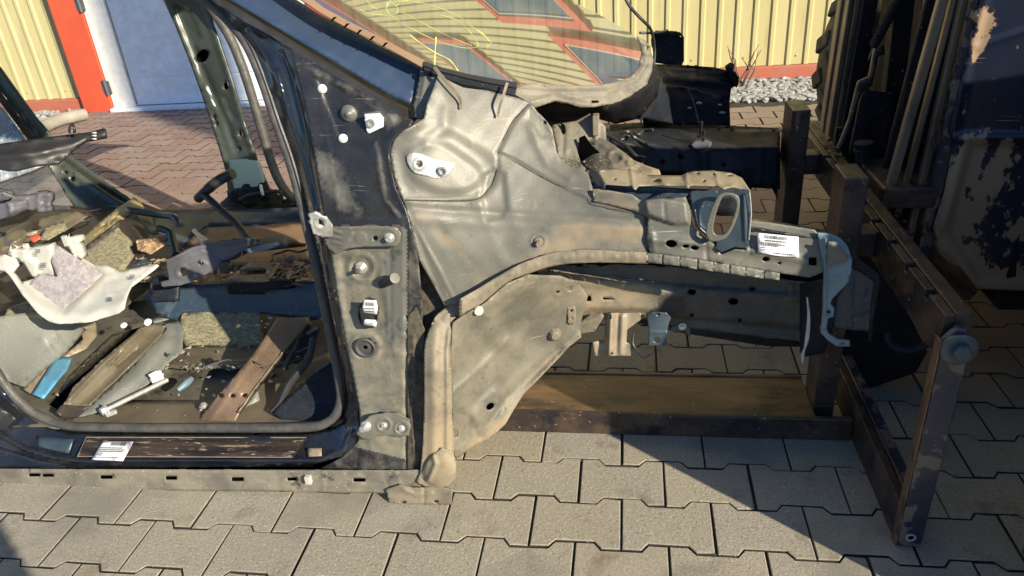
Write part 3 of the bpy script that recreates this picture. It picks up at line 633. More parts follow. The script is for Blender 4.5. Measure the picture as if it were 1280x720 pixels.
# studs, grommet, connector
bolt(hp, on('hp', 452, 334), .009, .012, (-.05, -1, .05), m_zinc); bolt(hp, on('hp', 452, 334), .0045, .02, (-.05, -1, .05), m_pillar, washer=False)
mb = MB(); c = on('hp', 457, 434, .003); mb.lathe(c, OUT, [(.024, 0), (.025, .004), (.0215, .006), (.017, .003), (.0165, -.01)], 28); mb.build('grommet', m_rubber, hp, True)
mb = MB(); mb.lathe(c+np.array([0, .012, 0]), OUT, [(.0165, -.004), (.0155, .0), (.012, .002), (.011, .006), (.0085, .006), (.008, .011), (.005, .012)], 24); mb.build('socket', m_zinc, hp, True)
cn = empty('wire_connector', tuple(WY(463, 392, .19)), 'black wiring plug with two white printed labels sticking out of the hinge pillar hole', 'connector')
mb = MB(); c = WY(461, 390, .20); mb.bar(c+np.array([0, .03, .0]), c+np.array([.004, -.03, .0]), .026, .05); mb.build('housing', m_blackpl, cn, bev=.003)
for (u, v, w_, h_) in ((463, 384, 10, 9), (463, 404, 9, 4.5)):
    y = .165; sheet('label', [(u-w_+2, v-h_, y), (u+w_-3, v-h_+1, y), (u+w_-1, v, y), (u+w_-2, v+h_, y), (u-w_+1, v+h_-2, y+.004), (u-w_, v, y+.002)], m_label, cn, step=4, thick=.002)
    P = WY(u-w_+3, v-h_+2, y-.0005); ex = WY(u+w_-4, v-h_+2.5, y-.0005)-P; ey = WY(u-w_+3, v+h_-2, y-.0005)-P
    printed(cn, P, ex/np.linalg.norm(ex), ey/np.linalg.norm(ey), np.linalg.norm(ex), np.linalg.norm(ey), [(.55, .09, 0, .95), (.78, .09, .05, .9)] if h_ > 5 else [(.3, .15, 0, .9), (.7, .15, 0, .8)], (.1, .02, .9, .36) if h_ > 5 else None)
# black sleeve with pale end sticking out of the pillar
sl_ = MB(); a = on('hp', 478, 355, -.006); b = WY(493, 348, a[1]-.034); sl_.tube([a, b], .010, 16); sl_.build('stub_pipe', m_blackpl, hp, True)
mb = MB(); mb.lathe(b, b-a, [(.0105, -.002), (.0112, .0), (.0112, .003), (.007, .0035)], 20); mb.build('stub_cap', m_apron, hp, True)
# lower hinge bracket
h2 = sheet('hinge_bracket', [(446, 536, .135), (452, 529, .135), (462, 520, .138), (480, 516, .14), (498, 517, .138), (510, 523, .136), (514, 533, .134), (511, 544, .132), (500, 547, .132), (485, 544, .133), (472, 545, .133), (462, 551, .132), (452, 548, .132), (446, 543, .133)], m_apron, car,
          feats=[ring(480, 531, 8, 1.6, .003), disc(480, 531, 6, -.003, 2), ring(502, 535, 8, 1.6, .003), disc(502, 535, 6, -.003, 2)], step=2, thick=.004, key='h2')
bolt(h2, on('h2', 480, 531), .006, .005); bolt(h2, on('h2', 502, 535), .006, .005)
bolt(h2, on('h2', 458, 532), .0085, .018, (-.1, -1, .25), m_zinc)
# -- glossy jamb ring around the door opening
sheet('door_jamb', [(232, -14, .43), (258, -8, .42), (300, 24, .385), (340, 47, .372), (366, 64, .345), (375, 95, .335), (385, 140, .315), (396, 200, .285), (405, 260, .258), (413, 300, .245), (422, 360, .225), (434, 430, .205), (445, 480, .195), (451, 512, .19), (449, 550, .18), (430, 560, .18), (420, 545, .20), (428, 525, .215), (432, 500, .225), (429, 465, .235), (420, 425, .245), (410, 375, .26), (400, 330, .275), (390, 285, .29), (378, 235, .31), (366, 197, .33), (346, 150, .345), (330, 107, .36), (308, 60, .385), (280, 26, .41), (250, 2, .43)], m_gloss, car,
      feats=[ridge([(345, 90), (360, 140), (378, 200), (392, 260), (402, 310), (412, 370), (425, 430), (437, 490)], 3, .006), ridge([(352, 66), (366, 100), (382, 165), (393, 230), (404, 290)], 2.4, -.005), ridge([(310, 40), (335, 75), (350, 115)], 3, .004)], step=2.4, thick=.003)
sheet('reveal', [(262, -5, .47), (300, 20, .45), (336, 48, .44), (350, 70, .43), (346, 80, .43), (330, 56, .44), (300, 34, .45), (270, 14, .47)], m_bluegrey, car, step=5)
# roof and near rear pillar (outside the picture, they shade the cabin)
mb = MB(); mb.prism([(-.80, 1.33, 0), (-1.1, 1.40, 0), (-1.6, 1.43, 0), (-2.5, 1.38, 0), (-2.5, 1.37, 0), (-1.6, 1.415, 0), (-1.1, 1.385, 0), (-.80, 1.315, 0)], (0, 0, 0)); mb.v = []; mb.f = []
prf = [(-.80, 1.33), (-1.1, 1.40), (-1.6, 1.43), (-2.1, 1.42), (-2.5, 1.36)]; vs = []
for y, dz in ((.46, -.05), (.55, -.01), (.8, .02), (1.02, .03), (1.3, .02), (1.5, -.01), (1.58, -.05)): vs += [(x, y, z+dz) for x, z in prf]
mb.add(vs, [(r_*5+i, r_*5+i+1, r_*5+i+6, r_*5+i+5) for r_ in range(6) for i in range(4)]); o = mb.build('roof', m_navy, car, True); o.modifiers.new('t', 'SOLIDIFY').thickness = .02
mb = MB(); mb.bar((-1.62, .17, .15), (-1.60, .24, .80), .16, .07, up=(0, 1, 0)); mb.bar((-1.60, .24, .79), (-1.66, .46, 1.34), .12, .06, up=(0, 1, 0)); mb.build('rear_pillar', m_navy, car, bev=.01)
# rubber seal
seal_pts = [(236, -14, .445), (262, 4, .43), (288, 28, .41), (310, 58, .39), (328, 100, .37), (344, 148, .35), (361, 196, .335), (373, 238, .32), (385, 288, .305), (395, 330, .29), (405, 378, .275), (415, 428, .26), (423, 468, .24), (426, 498, .228), (420, 518, .215), (407, 529, .205), (385, 534, .200), (320, 535, .198), (200, 535, .196), (120, 534, .196), (84, 532, .198), (56, 523, .202), (30, 507, .206), (8, 483, .214), (-16, 446, .228)]
mb = MB(); mb.tube(catmull([WY(*p) for p in seal_pts], 6), .0115, 12); seal = mb.build('door_seal', m_rubber, car, True)
mb = MB(); mb.tube(catmull([WY(u+3, v, y-.006) for u, v, y in seal_pts[:14]], 6), .005, 8); mb.build('seal_lip', m_blackpl, seal, True)
# -- sill
sheet('sill', [(-24, 430, .26), (-6, 470, .23), (6, 492, .222), (28, 516, .214), (52, 532, .208), (82, 541, .202), (120, 543, .20), (250, 544, .20), (385, 544, .20), (412, 538, .20), (430, 527, .205), (446, 513, .18), (449, 540, .165), (441, 558, .155), (425, 571, .145), (395, 580, .135), (320, 583, .128), (100, 585, .125), (-24, 585, .125)], m_gloss, car,
      feats=[ridge([(-20, 520), (0, 543), (30, 560), (70, 572), (110, 576), (400, 574), (428, 561), (440, 540)], 2.6, .009), area([(-20, 588), (400, 585), (400, 579), (110, 581), (50, 575), (0, 560), (-20, 545)], -.006, 3)], step=3.5, key='sill', thick=.003, wob=.001)
sp_ = plate_px('step_plate', [(108, 546.5), (360, 546.5), (383, 547), (366, 571), (97, 570)], 'sill', m_step, car, Y=lambda u, v: DEPTH['sill'](u, v)*0+.1925-(v-546)*.00225-.004, feats=[ridge([(110, 553), (375, 553)], 1.2, .0015), ridge([(106, 559), (370, 560)], 1.2, .0015), ridge([(103, 565), (368, 566)], 1.0, .0015)], step=3, thick=.002)
rim = MB(); rp = [(108, 546.5), (383, 547), (366, 571.5), (97, 570.5)]; rim.tube([WY(u, v, .1925-(v-546)*.00225-.0055) for u, v in rp], .0013, 6, closed=True); rim.build('rim', m_tan, sp_, True)
lb = sheet('label', [(128, 551.5, .170), (166.5, 552, .170), (153.5, 576, .116), (114.5, 574.5, .117)], m_label, car, step=6, thick=.001, wob=.0003)
def px_basis(q, lift=.0008):
    P = WY(*q[0]); ex = WY(*q[1])-P; ey = WY(*q[2])-P; n = np.cross(ex, ey); n /= np.linalg.norm(n); n = n if n@(CAM-P) > 0 else -n
    return P+n*lift, ex/np.linalg.norm(ex), ey/np.linalg.norm(ey), np.linalg.norm(ex), np.linalg.norm(ey)
P, ex, ey, wd, ht = px_basis([(131, 553, .167), (165, 553.5, .167), (118, 574, .119)], .0022)
printed(lb, P, ex, ey, wd, ht, [(.34, .05, .0, .8), (.45, .05, 0, .95), (.55, .05, 0, .9), (.66, .05, 0, .2), (.76, .05, 0, .2), (.9, .04, 0, .85)], (.3, .02, .85, .22))
sheet('paint_patch', [(45, 545, .188), (92, 549, .182), (86, 567, .155), (48, 558, .165)], m_bluegrey, car, step=6, thick=.001)
sheet('wax_patch', [(383, 560, .166), (402, 560, .166), (402, 570, .148), (386, 571, .148)], m_tan, car, step=5, thick=.001)
# striker ribs at the foot of the rear pillar
rb = sheet('striker_panel', [(-24, 500, .19), (0, 508, .185), (20, 524, .18), (4, 541, .165), (-24, 520, .17)], m_blackpl, car, step=4, feats=[ridge([(-10, 512), (6, 532)], 1.3, .004), ridge([(-4, 508), (12, 528)], 1.3, .004), ridge([(-16, 514), (0, 536)], 1.3, .004)])
# flange under the sill
fl = sheet('sill_flange', [(-24, 586, .122), (100, 586.5, .122), (300, 587, .122), (524, 588, .122), (527, 600, .120), (524, 622, .118), (505, 623, .118), (485, 617, .118), (470, 616.5, .118), (300, 614, .118), (120, 612, .118), (-24, 609, .118)], m_flange, car, key='fl',
      feats=[ridge([(-20, 599), (60, 599), (300, 601), (480, 604)], 1.3, -.002), ridge([(-20, 589), (300, 590), (520, 592)], 1.2, .003), dome(98, 595, 7, .003), dome(358, 603, 10, .003), dome(446, 600, 11, .003), ridge([(240, 603), (258, 597)], 1., .002), ridge([(405, 588), (404, 614)], 1.2, .003), ridge([(182, 588), (183, 612)], 1., -.002), ridge([(300, 605), (335, 600)], 1., -.002), ridge([(480, 592), (490, 616)], 2, -.003), ridge([(495, 590), (505, 618)], 1.5, .003)],
      holes=[rect(43, 594, 7, 2), rect(60, 594.5, 7, 2), rect(133, 596.5, 7.5, 2.3), rect(214, 597.5, 7, 2.3), rect(297, 599, 7.5, 2.3), rect(365, 599, 6, 2), rect(449, 600, 7.5, 2.3)], step=3, thick=.002)
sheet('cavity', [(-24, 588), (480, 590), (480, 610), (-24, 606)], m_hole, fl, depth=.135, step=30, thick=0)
MB().box(tuple(WY(382, 606, .108)), tuple(WY(389, 593, .12))).build('white_clip', m_whitepl, fl, bev=.001)
sheet('end_bracket', [(482, 612, .112), (500, 606, .111), (515, 610, .11), (552, 609, .108), (566, 612, .106), (564, 631, .104), (500, 630, .106), (486, 628, .108)], m_arch, fl, holes=[oval(545, 627, 3, 1.6), oval(504, 628, 4, 1.4)], feats=[ridge([(505, 612), (520, 618), (540, 616)], 1.5, .004), ridge([(530, 608), (530, 631)], 1.2, -.003)], step=2.4, thick=.003)
# -- inner wing apron
ap_out = [(530, 148, .285), (534, 130, .30), (541, 112, .325), (548, 92, .36), (580, 104, .375), (613, 114, .385), (646, 122, .395), (663, 128, .40), (672, 140, .395), (683, 151, .39), (690, 160, .385), (693, 175, .37), (696, 190, .36), (703, 201, .35), (714, 209, .34), (729, 212, .33), (735, 217, .325), (741, 236, .30), (757, 240, .29), (780, 246, .285), (806, 262, .275), (812, 268, .27), (812, 292, .262), (810, 317, .252), (780, 316, .25), (752, 314, .247), (722, 313, .244), (700, 315, .24), (679, 319, .236), (655, 328, .23), (632, 341, .222), (610, 355, .215), (590, 367, .208), (569, 380, .200), (556, 383, .198), (540, 352, .196), (524, 325, .196), (516, 293, .203), (507, 258, .212), (497, 232, .222), (490, 205, .232), (489, 188, .238), (494, 174, .243), (505, 163, .249), (518, 156, .26)]
def damp(f, k): return lambda u, v: k*f(u, v)
ap_feats = [area([tuple(p) for p in catmull([(494, 180), (508, 164), (530, 156), (552, 160), (576, 172), (604, 190), (620, 208), (616, 228), (602, 244), (575, 250), (530, 251), (506, 240), (494, 212)], 4, True)], -.009, 18),
            area([tuple(p) for p in catmull([(508, 196), (520, 182), (548, 178), (575, 192), (600, 212), (596, 230), (575, 240), (545, 238), (518, 224)], 4, True)], .009, 13),
            area([(606, 218), (616, 212), (630, 216), (634, 262), (627, 272), (608, 276), (602, 245)], -.008, 8),
            ridge([(500, 258), (560, 263), (640, 268), (720, 272), (800, 276)], 5, -.006), ridge([(505, 272), (600, 280), (700, 283), (800, 290)], 7, .004),
            ridge([(620, 190), (640, 198), (680, 222), (706, 235)], 1.6, -.005), area([(622, 190), (645, 150), (665, 128), (695, 165), (700, 205), (740, 215), (740, 250), (700, 234), (650, 205)], .006, 4),
            ridge([(507, 249), (560, 249), (600, 247), (614, 232), (622, 210), (622, 190), (640, 152), (660, 130)], 1.7, -.004), ridge([(499, 250), (524, 292), (548, 336), (569, 377)], 1.8, .004), ridge([(507, 256), (530, 318), (553, 372)], 4, -.004),
            ridge([(665, 160), (674, 185), (685, 205), (712, 222)], 6, .006), dome(690, 168, 5, -.004), area([(660, 136), (668, 134), (682, 152), (688, 170), (678, 172), (668, 160), (658, 150)], -.005, 4),
            ridge([(546, 96), (560, 130), (556, 160), (535, 175)], 9, .008), ring(588, 179, 2.5, .8, .002), ring(667, 257, 2.5, .8, .002), ring(673, 302, 8, 2, .003), dome(673, 302, 7, -.003),
            ridge([(640, 255), (648, 300), (680, 330)], 10, .003), ridge([(736, 240), (738, 254), (757, 258), (757, 262), (800, 272), (812, 275)], 1.3, -.003), ridge([(600, 258), (630, 330)], 8, .002),
            ridge([(680, 286), (720, 281), (800, 287)], 3, .002), ridge([(550, 290), (580, 340)], 7, -.002), area([(806, 262), (814, 262), (814, 282), (806, 282)], -.006, 3)]
def ap_dust(u, v):
    return .08+.35*sstep(v, 240, 320)*sstep(u, 620, 760)+.3*np.exp(-(segdist(u, v, [(700, 285), (800, 290)])/14)**2)+.35*np.exp(-(segdist(u, v, [(530, 270), (600, 350), (700, 310)])/18)**2)+.12*sstep(-v, -140, -100)+.25*np.exp(-(segdist(u, v, [(660, 130), (695, 190), (730, 215)])/6)**2)
ap_feats = [damp(f, .62) for f in ap_feats]
ap = sheet('inner_wing', ap_out, m_apron, car, feats=ap_feats, step=2.8, key='ap', dustf=ap_dust, thick=.0025, wob=.0006, holes=[oval(681, 153, 2.2, 2.2), oval(523, 208, 3.0, 3.4), oval(552, 213, 3.0, 3.4)])
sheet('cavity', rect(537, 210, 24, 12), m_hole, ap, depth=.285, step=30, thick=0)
# seam sealer beads
for pts, r in (([(507, 250), (560, 251), (596, 249), (612, 236), (621, 215), (622, 192), (640, 154), (661, 131)], .0016), ([(622, 192), (645, 203), (675, 220), (706, 235)], .0013), ([(736, 240), (737, 254), (756, 259), (780, 264), (806, 269)], .0013)):
    mb = MB(); mb.tube(catmull([on('ap', u, v, .0005) for u, v in pts], 6), r, 6); mb.build('seam_bead', m_seam, ap, True)
# white sealant plate with two bosses
wp = plate_px('mounting_plate', catmull([(508, 196), (514, 191), (526, 192), (537, 196), (552, 200), (568, 204), (566, 212), (560, 219), (548, 223), (532, 220), (518, 216), (510, 206)], 3, True), 'ap', m_alu, ap, Y=lambda u, v: DEPTH['ap'](u, v)-.0025, thick=.003, holes=[oval(524, 205, 3.2, 3.4), oval(553, 214, 3.2, 3.4)], feats=[ring(524, 205, 6, 1.6, .003), ring(553, 214, 6, 1.6, .003)], step=1.8)
for u, v in ((524, 205), (553, 214)):
    mb = MB(); c = on('ap', 537, 206, .0045); c = WY(u, v, c[1]); mb.lathe(c, OUT, [(.0095, -.002), (.0095, .002), (.0065, .0025), (.006, -.006)], 20); mb.build('boss', m_zinc, wp, True)
bolt(ap, on('ap', 673, 302), .0065, .012, (.1, -1, .0), m_tan)
# upright strip beside the pillar skin and hanging straps
sheet('end_strip', [(527, 83, .375), (550, 91, .36), (545, 110, .345), (536, 132, .325), (526, 149, .30), (517, 146, .315), (516, 132, .34), (521, 108, .362)], m_apron, car, feats=[ridge([(532, 92), (524, 140)], 2, .004)], step=3, dustf=lambda u, v: u*0+.05)
def strap(pts, wpx, m, key='ap', lift=.012):
    P = catmull([np.array(p) for p in pts], 6); y0 = [float(DEPTH[key](np.array([p[0]]), np.array([p[1]]))[0])-lift*(.3+.7*math.sin(math.pi*min(1, .15+i/len(P)))) for i, p in enumerate(P)]
    A = []; B = []
    for i, p in enumerate(P):
        t = P[min(i+1, len(P)-1)]-P[max(0, i-1)]; n_ = np.array([-t[1], t[0]])/(np.linalg.norm(t)+1e-9)*wpx/2; A.append(WY(*(p-n_), y0[i])); B.append(WY(*(p+n_), y0[i]))
    n = len(P); o = from_py('hanging_strip', A+B, [(i, i+1, n+i+1, n+i) for i in range(n-1)], m, ap); s = o.modifiers.new('t', 'SOLIDIFY'); s.thickness = .0015; return o
strap([(543, 84), (556, 100), (568, 113), (575, 124), (576, 136)], 4, m_tan, lift=.022); strap([(634, 104), (629, 120), (625, 132), (622, 146)], 3.4, m_tan, lift=.03)
# -- wheel arch flange (rolled band)
arch_u = [(524, 600), (528, 560), (530, 500), (530, 440), (535, 415), (545, 396), (558, 384), (575, 374), (596, 362), (632, 340), (660, 326), (690, 317), (722, 312.5), (765, 313.5), (810, 316)]
arch_l = [(568, 600), (566, 560), (565, 500), (564, 440), (565, 412), (569, 401), (580, 392), (592, 385), (604, 378), (634, 353), (662, 342), (690, 333), (722, 329), (765, 328.5), (810, 330)]
P = catmull([np.array(p) for p in arch_u], 3)+catmull([np.array(p) for p in arch_l], 3)[::-1]
def arch_depth(u, v):
    return np.interp(u, [520, 560, 600, 640, 700, 810], [.135, .15, .185, .205, .225, .235])+np.clip((440-v)/1200, -.02, .1)*(u < 575)
mid = [((a[0]+b[0])/2, (a[1]+b[1])/2) for a, b in zip(arch_u, arch_l)]
sheet('arch_flange', [tuple(p) for p in P], m_arch, car, depth=arch_depth, feats=[ridge([(m_[0]-4, m_[1]) for m_ in mid[:5]], 9, .010), ridge(mid[5:], 5, .003), ridge([(m_[0]+12, m_[1]) for m_ in mid[:5]], 3, .006), ridge([(564, 600), (563, 440), (568, 402)], 1.5, -.006)]+[dome(x, y, 3.5, .0015) for x, y in ((640, 344), (672, 331), (705, 322), (738, 320), (770, 321), (795, 322))]+[ridge([(x, y-8), (x+2, y+8)], 1.6, -.0012) for x, y in ((618, 360), (650, 340), (684, 327), (718, 321), (752, 320), (785, 321))], step=2.6, key='arch', dustf=lambda u, v: .35+.35*sstep(v, 480, 580), thick=.003)
sheet('inner_panel', [(495, 240, .245), (520, 262, .245), (575, 372, .225), (560, 400, .215), (545, 430, .205), (540, 600, .17), (500, 600, .17), (500, 400, .215)], m_seam, car, step=10)
# dark seam strip between pillar and flange
sheet('seam_strip', [(509, 395), (520, 385), (531, 412), (530, 500), (529, 560), (524, 588), (509, 588)], m_seam, car, depth=lambda u, v: np.interp(v, [380, 590], [.180, .137])-.003, feats=[ridge([(516, 420), (520, 470), (514, 520), (520, 580)], 2, .005), ridge([(512, 440), (526, 452), (512, 470)], 2, .004), ridge([(512, 555), (528, 548)], 2, .004)], step=2.6)
# muddy lump at the foot of the arch
ml = sheet('arch_foot', [(528, 585, .118), (540, 568, .115), (552, 560, .115), (566, 566, .116), (571, 580, .115), (569, 598, .112), (560, 609, .110), (545, 612, .110), (530, 608, .112), (520, 603, .115)], m_arch, car, feats=[dome(550, 588, 22, .014), ridge([(536, 600), (545, 580), (540, 565)], 2.5, .006)], step=2.6, dustf=lambda u, v: u*0+.6)
# -- wheelhouse liner
ln_out = [(566, 404, .175), (580, 394, .185), (604, 381, .20), (634, 355, .225), (662, 344, .25), (700, 345, .31), (722, 352, .34), (735, 370, .36), (727, 400, .37), (726, 421, .36), (706, 438, .345), (690, 455, .325), (672, 474, .305), (655, 492, .285), (642, 512, .26), (632, 530, .24), (612, 549, .215), (590, 560, .195), (570, 574, .17), (566, 560, .160), (565, 500, .158), (564, 440, .162)]
ln_feats = [ridge([(565, 492), (600, 460), (635, 424)], 3, .006), ridge([(567, 390), (598, 388), (612, 398), (660, 360)], 3, .003), ridge([(634, 534), (645, 514), (672, 476), (694, 452), (730, 420)], 4, .010), ridge([(600, 545), (632, 500), (664, 470), (700, 436)], 4, -.007),
            area([(600, 545), (590, 520), (600, 500), (618, 485), (630, 492), (632, 520)], .006, 8), area([(567, 520), (576, 512), (588, 520), (588, 545), (572, 560), (567, 558)], -.005, 5), ridge([(600, 425), (640, 395), (690, 380)], 7, .004), ridge([(610, 365), (612, 380), (650, 358)], 3, .003),
            dome(700, 360, 9, -.002), ring(698, 365, 5, 1.2, .003), ring(712, 358, 7, 1.5, .004), ridge([(595, 415), (610, 440)], 12, -.005), ridge([(640, 410), (680, 430)], 14, -.006)]
ln = sheet('wheelhouse', ln_out, m_liner, car, feats=ln_feats, holes=[oval(613, 508, 5.5, 4, -35), oval(568.5+1, 542, 3, 5), rect(711.5, 360.5, 2.6, 2.2), oval(697.5, 365, 1.8, 1.6)], step=3.2, key='ln', extra=[(620, 440, .255), (660, 400, .30), (600, 470, .225), (610, 510, .225)], dustf=lambda u, v: .2+.3*np.exp(-(segdist(u, v, [(590, 560), (634, 528), (690, 455), (735, 415)])/9)**2)+.15*sstep(v, 430, 540), thick=.003)
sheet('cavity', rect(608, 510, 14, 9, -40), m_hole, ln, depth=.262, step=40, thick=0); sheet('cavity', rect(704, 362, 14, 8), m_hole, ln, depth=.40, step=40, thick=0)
mb = MB(); c = on('ln', 598, 388, -.001); mb.lathe(c, (.3, -1, .1), [(.011, 0), (.011, .004), (.009, .007), (.0001, .008)], 18); mb.build('plug', m_whitepl, ln, True)
for (x, y, r) in ((693, 417, 8), ):
    mb = MB(); c = on('ln', x, y, -.001); mb.lathe(c, (.2, -1, .1), [(.018, 0), (.017, .006), (.012, .014), (.008, .018)], 10); mb.build('nut', m_arch, ln)
plate_px('hole_strip', [(709, 384), (718, 383), (720, 388), (719, 403), (716, 406), (710, 404)], 'ln', m_tan, ln, .010, .003, holes=[oval(714, 388.5, 1.6, 1.6), oval(715, 398, 1.6, 1.6)], step=2)
mb = MB(); rr2 = random.Random(17)
for i in range(260):
    k = rr2.random()
    if k < .3: u, v, y = rr2.uniform(745, 800), rr2.gauss(213, 2.5), .355
    else: u, v, y = rr2.uniform(700, 805), 0, .40; v = 205+rr2.gauss(0, 6)
    c = WY(u, v, y); q_ = rr2.choice((.001, .0015, .002, .0028)); a_ = [np.array([rr2.uniform(-1, 1), rr2.uniform(-1, 1), rr2.uniform(-1, 1)])*q_ for _ in range(4)]
    mb.add([c+k_ for k_ in a_], [(0, 1, 2), (0, 2, 3), (0, 3, 1), (1, 3, 2)])
o = mb.build('dirt_crumbs', m_arch, car); o['kind'] = 'stuff'
# -- front longitudinal rail and engine-bay side
fr_out = [(672, 340, .40), (690, 334, .40), (760, 332, .41), (830, 333, .42), (985, 350, .44), (1008, 352, .44), (1032, 362, .44), (1034, 426, .44), (1000, 429, .44), (960, 425, .44), (900, 416, .44), (850, 409, .44), (822, 403, .43), (806, 399, .43), (782, 393, .42), (745, 393, .41), (735, 410, .40), (715, 425, .40), (700, 420, .40)]
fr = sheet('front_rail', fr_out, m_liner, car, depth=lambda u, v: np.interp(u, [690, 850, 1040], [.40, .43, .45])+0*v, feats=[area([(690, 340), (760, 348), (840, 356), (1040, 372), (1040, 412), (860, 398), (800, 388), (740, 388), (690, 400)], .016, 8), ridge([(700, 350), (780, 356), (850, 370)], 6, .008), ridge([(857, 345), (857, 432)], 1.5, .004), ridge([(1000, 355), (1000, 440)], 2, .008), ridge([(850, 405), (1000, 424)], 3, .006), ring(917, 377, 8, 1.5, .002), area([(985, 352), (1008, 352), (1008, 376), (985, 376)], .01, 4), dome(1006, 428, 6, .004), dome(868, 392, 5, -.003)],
           holes=[rect(734.5, 373.5, 4.2, 3.4), oval(917, 377, 6, 4), oval(941, 361, 3, 1.8), oval(865, 365, 5, 4), oval(865, 395, 2.5, 2.5), oval(925, 401, 2, 3), [(753, 372), (768, 373.5), (768, 375), (754, 375)]], step=3.4, key='fr', dustf=lambda u, v: .55-.75*sstep(u, 800, 850), thick=.004)  # dust tint fades out along the painted shade edge
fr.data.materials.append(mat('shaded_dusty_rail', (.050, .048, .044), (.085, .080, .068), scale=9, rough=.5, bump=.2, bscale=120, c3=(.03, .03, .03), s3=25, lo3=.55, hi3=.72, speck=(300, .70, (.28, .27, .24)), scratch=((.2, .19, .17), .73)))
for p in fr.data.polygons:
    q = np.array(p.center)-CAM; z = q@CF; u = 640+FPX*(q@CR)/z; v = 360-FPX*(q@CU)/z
    if u > 838-.9*(v-360)+4*math.sin(v*.3) or v < 339+.11*(u-700): p.material_index = 1  # cast shade painted on the rail by a darker material
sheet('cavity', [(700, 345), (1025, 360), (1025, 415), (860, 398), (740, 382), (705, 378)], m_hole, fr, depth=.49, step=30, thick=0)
# lower lip of the longitudinal and the dark tray behind
sheet('rail_lip', [(760, 391, .40), (800, 397, .41), (850, 409, .43), (960, 425, .44), (1000, 430, .44), (1040, 427, .44), (1040, 434, .50), (960, 433, .50), (850, 416, .5), (800, 404, .5)], m_dark, car, step=5)
sheet('dark_inner_panel', [(640, 300, .50), (900, 300, .50), (1040, 320, .50), (1040, 372, .50), (850, 360, .5), (760, 352, .5), (700, 352, .5), (640, 352, .5)], m_dark, car, step=12)
sheet('bracket', [(738, 394, .385), (752, 391, .385), (800, 391, .38), (806, 396, .38), (784, 412, .37), (783, 428, .365), (790, 431, .36), (790, 445, .36), (743, 445, .36), (741, 428, .362), (755, 424, .37), (757, 400, .38)], m_tan, car, feats=[ridge([(764, 392), (762, 443)], 5, .022), ridge([(757, 396), (752, 425)], 3, -.008), ridge([(778, 396), (776, 440)], 4, .008)], holes=[rect(763, 396, 1.8, 3), oval(765, 442, 2, 1.6)], step=2.2, dustf=lambda u, v: u*0+.6, key='bk')
sheet('bracket', [(808, 393, .37), (815, 390, .365), (833, 391, .365), (839, 397, .37), (836, 404, .365), (834, 416, .36), (833, 432, .355), (810, 432, .355), (811, 412, .36)], m_bluegrey, car, feats=[ridge([(812, 415), (834, 416)], 1.2, .003)], holes=[oval(821, 425, 4, 3.2), oval(823, 393, 2, 1.6)], step=2)
sheet('link_strap', [(702, 398, .375), (718, 408, .375), (738, 392, .385), (757, 392, .38), (750, 404, .37), (742, 414, .37), (716, 420, .37), (704, 416, .372)], m_liner, car, feats=[ridge([(706, 410), (735, 402), (752, 395)], 4, .006)], step=2.4, dustf=lambda u, v: u*0+.45)
mb = tubepx([(792, 416, .37), (791, 430, .36), (798, 440, .35), (806, 447, .34), (814, 443, .34)], .003); mb.build('hook', m_blackpl, car, True)
sheet('small_bracket', [(836, 412, .37), (848, 404, .37), (858, 404, .37), (864, 412, .37), (862, 422, .37), (856, 414, .37), (844, 416, .37)], m_bluegrey, car, step=2.4)
bolt(car, WY(853, 408, .36), .006, .006)
# rail top flange (row of spot-weld tabs)
def prev_v(pts, u): return np.interp(u, [p[0] for p in pts], [p[1] for p in pts])
up = [(808, 316), (850, 321), (907, 330), (950, 337), (987, 343)]; lo = [(808, 330), (850, 334), (907, 343), (950, 349), (984, 353)]
xs = [808, 828, 850, 872, 892, 912, 932, 955, 975]
for a, b in zip(xs[:-1], xs[1:]):
    sheet('weld_tab', [(a+.3, prev_v(up, a), .234), (b-.3, prev_v(up, b), .234), (b-.6, prev_v(lo, b)-1.5+random.uniform(-.6, .6), .232), (a+.5, prev_v(lo, a)-1.5, .232)], m_apron, car, feats=[dome((a+b)/2, (prev_v(up, a)+prev_v(lo, b))/2, 4, .002)], step=3, thick=.002, dustf=lambda u, v: u*0+.3)
# upper fender rail
fd_out = [(741, 237, .285), (760, 238, .28), (790, 243, .275), (800, 250, .272), (857, 246, .27), (862, 258, .266), (867, 284, .258), (880, 297, .255), (893, 303, .250), (896, 313, .246), (902, 318, .244), (918, 312, .244), (933, 313, .243), (934, 275, .252), (960, 278, .25), (1018, 287, .246), (1030, 300, .242), (1030, 340, .235), (1012, 347, .232), (985, 343, .232), (950, 337, .234), (907, 330, .236), (850, 321, .242), (812, 317, .248), (808, 300, .25), (810, 272, .258), (795, 264, .265), (757, 255, .278), (742, 252, .282)]
fd = sheet('fender_rail', fd_out, m_apron, car, feats=[area([(805, 250), (825, 246), (858, 252), (862, 280), (844, 281), (828, 276), (808, 268)], .012, 4), ridge([(830, 254), (832, 278)], 1.2, -.003), ridge([(815, 300), (880, 305), (930, 312), (1010, 326)], 5, .006), ridge([(815, 292), (818, 312)], 3, .003), ridge([(870, 292), (882, 300), (884, 326), (920, 330), (938, 318), (938, 296)], 1.8, -.003)],
           holes=[oval(839, 304.5, 7, 5), oval(857, 308, 4, 2.2), oval(868, 310, 5, 2.6, 10), oval(957, 324, 4.5, 3), rect(1016, 327, 5, 5), oval(974, 329, 2, 1.5)], step=2.8, key='fd', dustf=lambda u, v: .12+.35*sstep(-u, -850, -780)+.1*np.sin(v*.3), thick=.0025)
sheet('cavity', [(815, 297), (1026, 308), (1026, 335), (950, 334), (815, 313)], m_hole, fd, depth=.275, step=30, thick=0)
